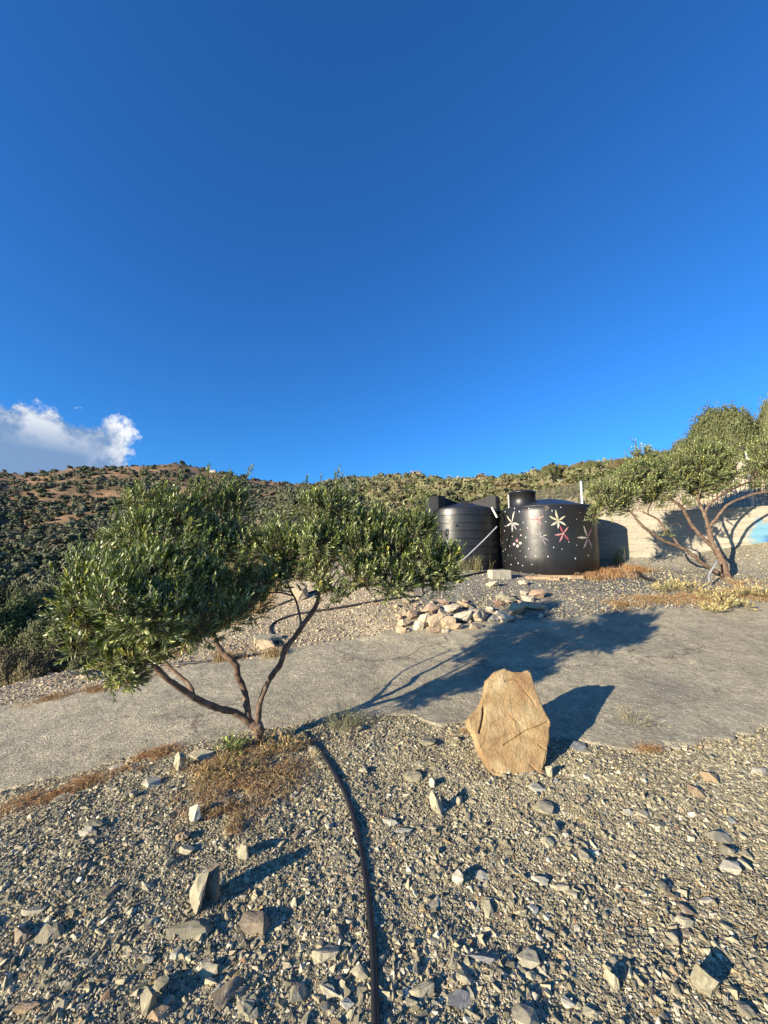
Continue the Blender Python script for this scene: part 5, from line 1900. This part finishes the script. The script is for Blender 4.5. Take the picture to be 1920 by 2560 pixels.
vs, fs, cs, off = [], [], [], 0
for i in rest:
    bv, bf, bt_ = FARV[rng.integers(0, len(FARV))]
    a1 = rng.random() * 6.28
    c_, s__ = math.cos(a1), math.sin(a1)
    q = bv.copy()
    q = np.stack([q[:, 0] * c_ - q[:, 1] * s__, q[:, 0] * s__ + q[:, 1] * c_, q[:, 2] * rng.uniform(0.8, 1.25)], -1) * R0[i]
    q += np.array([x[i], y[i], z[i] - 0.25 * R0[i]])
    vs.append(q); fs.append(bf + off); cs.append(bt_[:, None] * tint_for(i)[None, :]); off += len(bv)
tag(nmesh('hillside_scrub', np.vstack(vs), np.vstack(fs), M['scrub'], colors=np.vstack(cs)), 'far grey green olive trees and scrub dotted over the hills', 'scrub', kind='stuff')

# shared meshes for individual shrubs: variant x tint
SHM = {}


def shrub_mesh(vi, ti, lr, near=False):
    key = (vi, ti, lr, near)
    if key in SHM:
        return SHM[key]
    bv, bf, bt_ = (NEARV if near else MIDV)[vi]
    w_ = SC[ti] * (np.array([1.5, 1.4, 1.15]) if lr else np.array([1.25, 1.25, 1.05]))
    o = nmesh('shrub', bv, bf, M['scrub'], colors=bt_[:, None] * w_[None, :])
    me = o.data
    bpy.data.objects.remove(o)
    SHM[key] = me
    return me


LT = ['dark green', 'grey green', 'deep green', 'pale olive green', 'brownish green']
for i in ind:
    ti = int(rng.integers(0, 5)); lr = bool(left[i] < 0.5)
    near = (ny_px[i] > 0.09)
    me = shrub_mesh(int(rng.integers(0, 3 if near else 8)), ti, lr, bool(near))
    o = bpy.data.objects.new('shrub', me)
    COL.objects.link(o)
    o.location = (x[i], y[i], z[i] - 0.2 * R0[i])
    o.rotation_euler.z = rng.random() * 6.28
    o.scale = (R0[i], R0[i], R0[i] * rng.uniform(0.8, 1.2))
    where = 'on the left hillside below the road' if not lr else 'on the dry slope behind the tanks'
    pX = 960 + 960 * x[i] / (y[i] * 0.993)
    el_ = (z[i] + R0[i] - 1.6) / y[i]
    if lr:
        where = ('above the left tank' if pX < 1240 else 'above the painted tank' if pX < 1520 else 'behind the fence') + (' near the skyline' if el_ > 0.16 else ' low on the slope')
    else:
        col_ = 'at the left picture edge' if pX < 150 else 'left of the olive crown' if pX < 330 else 'behind the olive crown' if pX < 620 else 'in the saddle between the hills'
        where = col_ + (' near the crest' if el_ > 0.15 else ' halfway up the hill' if el_ > 0.03 else ' low in the valley' if el_ > -0.1 else ' just beyond the road verge')
    tag(o, '%s %s shrub %s' % ('broad' if R0[i] > 1.2 else 'small', LT[ti], where), 'shrub', G3)

# the big bushes above the fence, and shrubs on the near right ridge
def bush(X, Y, wpx, hpx, d, lab, ti, vi=0, near=True, zs=1.0):
    p = at(X, Y, d)
    gz_ = float(H(p[0], p[1]))
    s = d / 960.0
    root = empty('bush', (p[0], p[1], gz_), lab, 'bush', None)
    me = shrub_mesh(vi, ti, 700 < X < 1650, near)
    o = bpy.data.objects.new('crown', me)
    COL.objects.link(o)
    o.parent = root
    Rr_ = wpx * s / 2 / 0.95
    o.scale = (Rr_, Rr_, (p[2] + hpx * s * 0.5 - gz_ + 0.1) / 1.08)
    o.location = (0, 0, -0.1)
    o.rotation_euler.z = random.random() * 6
    zt = p[2] - hpx * s * 0.3
    if True:
        Vn, Fq, tri = tube_arrays([(p[0], p[1], gz_ - 0.2), (p[0] + 0.05, p[1], (gz_ + zt) / 2), (p[0], p[1], zt)], [0.09, 0.07, 0.05], 8)
        t = nmesh('trunk', Vn, [Fq, tri], M['bark'], smooth=True)
        attach(t, root)


bush(1795, 1092, 165, 150, 16, 'large rounded green bush rising highest behind the fence', 0, 0)
bush(1700, 1150, 110, 100, 17, 'darker low bush left of the large rounded bush behind the fence', 1, 1)
bush(1938, 1056, 96, 140, 15, 'grey feathery bush at the top right picture edge', 1, 2)
bush(1885, 1135, 90, 70, 17, 'green bush between the large rounded bush and the right edge', 2, 1)
bush(1600, 1165, 70, 44, 30, 'bush on the ridge just left of the right tree crown', 0, 2)
bush(1540, 1168, 56, 40, 36, 'brownish bush on the ridge above the fence post', 4, 0)
bush(1478, 1170, 66, 40, 40, 'rounded bush pair left one on the right ridge', 0, 1)
bush(1440, 1172, 40, 30, 44, 'small bush on the ridge above the painted tank', 3, 2)
bush(1375, 1180, 48, 40, 48, 'dome shaped bush on the ridge above the painted tank lid', 0, 0)
bush(1360, 1195, 40, 30, 44, 'low bush under the dome shaped bush', 1, 1)
bush(1500, 1200, 90, 40, 30, 'wide low scrub bush behind the left fence post', 4, 2)
bush(1800, 1250, 70, 34, 12.5, 'dry twiggy brown bush behind the fence mesh', 4, 1)
for X, Y, wp_, hp_, dd_, ti_, lab_ in [(40, 1570, 190, 150, 13, 2, 'dark green bush at the left picture edge below the hill'), (170, 1585, 170, 130, 12, 0, 'green bush under the left end of the olive crown'),
                                  (20, 1650, 150, 70, 9.5, 4, 'dry brownish bush at the left edge of the verge'), (120, 1655, 130, 64, 9.5, 4, 'twiggy brown bush on the verge edge beside the dark green bush'),
                                  (235, 1640, 130, 60, 9.5, 1, 'grey green bush on the verge edge under the olive leaves'), (320, 1600, 150, 90, 11, 2, 'dark bush behind the left olive limb'),
                                  (100, 1505, 150, 100, 18, 3, 'lighter green bush farther down the valley at left'), (240, 1510, 150, 100, 17, 2, 'dark green bush in the valley behind the olive leaves'),
                                  (20, 1500, 120, 90, 19, 0, 'green bush in the valley at the left picture edge'), (450, 1570, 130, 80, 11, 0, 'bush at the terrace edge behind the middle limb'), (560, 1540, 110, 80, 12, 3, 'pale bush at the terrace edge between the limbs')]:
    bush(X, Y, wp_, hp_, dd_, lab_, ti_, int(X) % 3)
bush(1250, 1205, 20, 16, 90, 'little round bush alone on the skyline', 2, 1, False)
bush(1283, 1205, 18, 14, 90, 'little bush on the skyline right of the lone one', 2, 2, False)
bush(1205, 1213, 16, 12, 90, 'tiny bush on the skyline left of the lone one', 2, 3, False)

# ------------------------------------------------------------ far houses
def house(X, Y, d, wpx, hpx, lab, porch=True):
    p = at(X, Y, d)
    s = d / 960.0
    root = empty('house', tuple(p), lab, 'house')
    W_, H_ = wpx * s, hpx * s
    def bx(nm, cx_, cz, w_, h_, dd, material, fy=0.0):
        o = box_obj(nm, (p[0] + cx_, p[1] + fy, p[2] + cz), w_, dd, h_, material, bev=0.02)
        return attach(o, root)
    bx('wall', 0, -1.5, W_, H_ * 0.45 + 1.5, 3.0, 'house')
    bx('wall', 0, H_ * 0.45, W_ * 0.9, H_ * 0.35, 2.4, 'house', 0.3)
    bx('roof', 0, H_ * 0.8 + 0.003, W_, H_ * 0.14, 3.1, 'roof')
    if porch:
        bx('window', -W_ * 0.18, H_ * 0.5, W_ * 0.2, H_ * 0.24, 0.1, 'glass', -0.96)
        bx('window', W_ * 0.22, H_ * 0.5, W_ * 0.22, H_ * 0.24, 0.1, 'glass', -0.96)
        bx('chimney', -W_ * 0.62, -1.0, W_ * 0.1, H_ * 1.25 + 1.0, 0.6, 'house')


house(1041, 1187, 165, 22, 8, 'small white house with a flat roof on the middle hill crest')
house(532, 1178, 318, 16, 3, 'low white building on the right shoulder of the left hill', False)

# ------------------------------------------------------------ dry grass and weeds
def grass(name, places, n, hgt, cols, lab, lean=0.6, wd=0.0022, kind='stuff', spread_px=None):
    """places: (X, Y, rx px, ry px, weight)"""
    w_ = np.array([p[4] for p in places], float); w_ /= w_.sum()
    ch = rng.choice(len(places), n, p=w_)
    G_ = [(ground(p[0], p[1], 1.5, 13), ground(p[0] + p[2], p[1], 1.5, 13), ground(p[0], p[1] - p[3], 1.5, 13), ground(p[0], p[1] + p[3], 1.5, 13)) for p in places]
    B_ = np.zeros((n, 3))
    a1 = rng.random(n) * 6.28; rr_ = np.minimum(np.abs(rng.normal(0, 0.62, n)), 1.6)
    for j, (c, ex, e1, e2) in enumerate(G_):
        m_ = ch == j
        rx = abs(ex[0] - c[0]); ry0 = e1[1] - c[1]; ry1 = c[1] - e2[1]
        sy_ = np.sin(a1[m_]) * rr_[m_]
        B_[m_, 0] = c[0] + np.cos(a1[m_]) * rr_[m_] * rx
        B_[m_, 1] = c[1] + np.where(sy_ > 0, sy_ * abs(ry0), sy_ * abs(ry1))
    keep = fbm(B_[:, 0] / 0.16, B_[:, 1] / 0.16, 3, 301) > -0.12 + 0.45 * (rr_ - 0.6)
    B_ = B_[keep]; n = len(B_)
    B_[:, 2] = H(B_[:, 0], B_[:, 1]) + 0.004
    hh_ = hgt * (0.4 + 0.9 * rng.random(n) ** 1.3)
    dr = rng.normal(0, 1, (n, 3)); dr[:, 2] = 0; dr /= np.linalg.norm(dr, axis=1)[:, None]
    ln = lean * (0.3 + 1.2 * rng.random(n))
    sd_ = np.cross(dr, [0, 0, 1.0])
    sd_ = sd_ * 0.7 + rng.normal(0, 0.5, (n, 3)); sd_ /= np.linalg.norm(sd_, axis=1)[:, None]
    wv = wd * (0.6 + 0.8 * rng.random(n))
    m1 = B_ + np.array([0, 0, 1.0]) * (hh_ * 0.6)[:, None] + dr * (hh_ * ln * 0.35)[:, None]
    tp = B_ + np.array([0, 0, 1.0]) * (hh_ * (0.95 - 0.4 * np.clip(ln, 0, 1.6)))[:, None] + dr * (hh_ * ln)[:, None]
    V_ = np.stack([B_ - sd_ * wv[:, None], B_ + sd_ * wv[:, None], m1 + sd_ * (wv * 0.8)[:, None], m1 - sd_ * (wv * 0.8)[:, None], tp], 1).reshape(-1, 3)
    off = (np.arange(n) * 5)[:, None]
    quad = off + np.array([[0, 1, 2, 3]]); tri = off + np.array([[3, 2, 4]])
    cc = np.array(cols)[rng.integers(0, len(cols), n)] * (0.7 + 0.6 * rng.random((n, 1)))
    o = nmesh(name, V_, [quad, tri], M['straw'], colors=np.repeat(cc, 5, axis=0))
    return tag(o, lab, 'grass', kind=kind)


GOLD = [(0.42, 0.30, 0.14), (0.48, 0.38, 0.21), (0.34, 0.21, 0.10), (0.24, 0.15, 0.08), (0.54, 0.45, 0.29)]
RUST = [(0.36, 0.19, 0.09), (0.43, 0.26, 0.125), (0.26, 0.13, 0.065), (0.48, 0.35, 0.19)]
grass('dry_grass', [(600, 1960, 150, 70, 5), (560, 2030, 90, 60, 3), (700, 1930, 70, 45, 2), (640, 1880, 110, 25, 2), (540, 1915, 90, 30, 2), (760, 1880, 40, 25, 0.8), (580, 2080, 60, 30, 0.8)],
      14000, 0.046, GOLD + GOLD + RUST, 'matted golden dry grass around the foot of the left olive tree', 1.3, 0.0016)
grass('dry_grass', [(390, 1888, 55, 16, 3), (200, 1965, 70, 22, 2), (60, 2010, 60, 30, 1.6), (140, 1990, 60, 20, 1.5), (330, 1925, 40, 20, 1.2), (1180, 1830, 40, 14, 0.5), (1620, 1880, 60, 12, 0.5)],
      9000, 0.045, RUST + GOLD[:1], 'red brown dry grass tufts along the near road edge', 1.4, 0.0015)
grass('dry_grass', [(1530, 1438, 60, 12, 3), (1590, 1428, 30, 10, 1.5), (1480, 1446, 40, 8, 1.5)], 9000, 0.15, RUST, 'orange dry grass growing at the right foot of the painted tank', 0.5, 0.0028)
grass('dry_grass', [(1640, 1500, 90, 16, 2), (1760, 1500, 110, 22, 3), (1880, 1490, 70, 26, 2), (1560, 1515, 50, 14, 1), (1850, 1460, 60, 14, 1)], 15000, 0.075, RUST + GOLD, 'rusty dry grass on the verge below the right tree', 1.2, 0.0026)
grass('dry_grass', [(680, 1470, 45, 45, 2), (655, 1520, 40, 30, 1.5), (720, 1440, 50, 30, 1), (420, 1645, 60, 10, .5), (560, 1652, 40, 7, .6), (690, 1640, 30, 8, .6)], 9000, 0.14, GOLD, 'golden grass on the bank behind the olive limbs', 0.7, 0.003)
grass('dry_grass', [(240, 1728, 80, 12, 2), (120, 1752, 70, 12, 1), (340, 1700, 60, 8, 1)], 3500, 0.07, GOLD + RUST, 'straw coloured grass on the verge left beyond the road', 1.0, 0.0026)
grass('green_grass', [(1190, 1428, 35, 6, 2), (1150, 1430, 25, 5, 1)], 380, 0.42, [(0.22, 0.21, 0.09), (0.3, 0.26, 0.13)], 'thin tall grass growing at the foot of the ribbed tank', 0.5, 0.003)
grass('green_grass', [(1545, 1412, 22, 4, 2)], 160, 0.5, [(0.22, 0.21, 0.09), (0.3, 0.26, 0.13)], 'thin tall grass beside the wall right of the painted tank', 0.4, 0.003)


def weed(X, Y, hpx, wpx, cols, lab, n=110, name='dry_weed', ll=0.04, lw=0.007, grp=None):
    p = ground(X, Y, 1.5, 13)
    s = p[1] / 960.0
    hgt = hpx * s; wd = wpx * s / 2
    a1 = rng.random(n) * 6.28; rr_ = np.sqrt(rng.random(n)) * wd
    B_ = np.stack([rr_ * np.cos(a1) * 0.5, rr_ * np.sin(a1) * 0.5, np.zeros(n)], -1)
    D_ = np.stack([np.cos(a1) * rr_ / wd * 1.0, np.sin(a1) * rr_ / wd * 1.0, 0.4 + 0.8 * rng.random(n)], -1) + rng.normal(0, 0.2, (n, 3))
    Dn = D_ / np.linalg.norm(D_, axis=1)[:, None]
    Ps = B_ + Dn * (hgt * 0.45 * rng.random(n))[:, None]
    V_, tri, quad, C_ = leaf_cloud(Ps, D_, 7, hgt * 0.5, ll, lw, lambda rs, m: np.array(cols)[rs.integers(0, len(cols), m)], spread=1.0, seed=int(X + Y))
    V2, t2_ = shoot_tubes(Ps, D_, hgt * 0.5, 0.0012)
    nv = len(V_)
    Vall = np.vstack([V_, V2]); Call = np.vstack([C_, np.tile(np.array(cols[0]) * 0.8, (len(V2), 1))])
    o = nmesh(name, Vall, [np.vstack([tri, t2_ + nv]), quad], M['straw'], colors=Call)
    o.location = p
    tag(o, lab, 'weed', grp)


YW = [(0.34, 0.28, 0.14), (0.29, 0.23, 0.105), (0.38, 0.33, 0.19), (0.22, 0.21, 0.11)]
OW = [(0.30, 0.21, 0.10), (0.36, 0.27, 0.14), (0.19, 0.17, 0.075)]
for X, Y, h_, w_, lab in [(1660, 1480, 34, 34, 'pale yellow leafy weed standing leftmost on the right verge'), (1735, 1485, 44, 56, 'pale yellow leafy weed beneath the bent tree limbs'),
                          (1775, 1500, 36, 50, 'pale yellow leafy weed left of the big yellow clump'), (1810, 1520, 40, 60, 'big yellow leafy clump nearest the road at right'),
                          (1850, 1495, 42, 56, 'pale yellow weed right below the right tree trunk'), (1845, 1520, 28, 50, 'low yellow weed at the road edge'),
                          (1905, 1495, 40, 44, 'pale yellow weed at the right picture edge'), (1780, 1530, 24, 46, 'small yellow weed touching the road'), (1700, 1470, 30, 44, 'olive yellow weed right of the bent black pipe')]:
    weed(X, Y, h_, w_, YW, lab, 44, ll=0.070, lw=0.010, grp='yellow weeds on the right verge')
for X, Y, h_, w_, lab in [(545, 1925, 50, 90, 'yellowish leafy weed left in front of the olive trunk'), (600, 1940, 40, 90, 'yellow dry weed right below the olive trunk'), (690, 1885, 50, 70, 'golden dry weed right of the olive trunk'),
                          (735, 1868, 40, 60, 'dry weed beside the upper end of the hose'), (660, 1868, 46, 50, 'dry brown weed close behind the olive trunk'), (520, 1960, 36, 70, 'dry yellow weed at the left rim of the grass patch')]:
    weed(X, Y, h_, w_, OW, lab, 26, ll=0.034, lw=0.006, grp='dry weeds around the left olive tree')
weed(583, 1880, 46, 60, [(0.12, 0.16, 0.05), (0.17, 0.2, 0.08)], 'green olive sucker sprouting left of the trunk foot', 30, 'olive_sucker', 0.05, 0.011)
weed(862, 1818, 62, 110, [(0.20, 0.21, 0.13), (0.27, 0.27, 0.18)], 'small grey green shrub above the hose at the road edge', 260, 'small_shrub', 0.014, 0.003)
weed(1590, 1808, 44, 80, [(0.28, 0.25, 0.12), (0.4, 0.33, 0.18)], 'sparse dry weed growing from a crack in the road', 40, 'small_shrub', 0.014, 0.003)
weed(1740, 1950, 1, 1, [(0.4, 0.3, 0.1)], 'tiny dry sprig on the right gravel', 3, 'small_shrub', 0.02, 0.003)

# fallen needles and leaves between the stones
def litter():
    n = 2600
    xx, yy = fan(n, 1.4, 4.2, 1.6)
    k = (fbm(xx / 0.35, yy / 0.35, 3, 401) > 0.18) & (yy < road_near(xx))
    xx, yy = xx[k], yy[k]; n = len(xx)
    zz = H(xx, yy) + 0.012 + 0.01 * rng.random(n)
    a1 = rng.random(n) * 6.28; L = 0.012 + 0.022 * rng.random(n)
    dv = np.stack([np.cos(a1), np.sin(a1), rng.normal(0, 0.25, n)], -1)
    sd_ = np.stack([-np.sin(a1), np.cos(a1), rng.normal(0, 0.3, n)], -1) * 0.0016
    B_ = np.stack([xx, yy, zz], -1)
    V_ = np.stack([B_ - dv * (L / 2)[:, None], B_ + sd_, B_ + dv * (L / 2)[:, None], B_ - sd_], 1).reshape(-1, 3)
    f = (np.arange(n) * 4)[:, None] + np.array([[0, 1, 2, 3]])
    cc = np.array(RUST)[rng.integers(0, 4, n)] * (0.8 + 0.5 * rng.random((n, 1)))
    tag(nmesh('leaf_litter', V_, f, M['straw'], colors=np.repeat(cc, 4, axis=0)), 'rusty fallen needles and dry leaves between the gravel stones', 'litter', kind='stuff')


litter()
print('objects', len(bpy.data.objects))
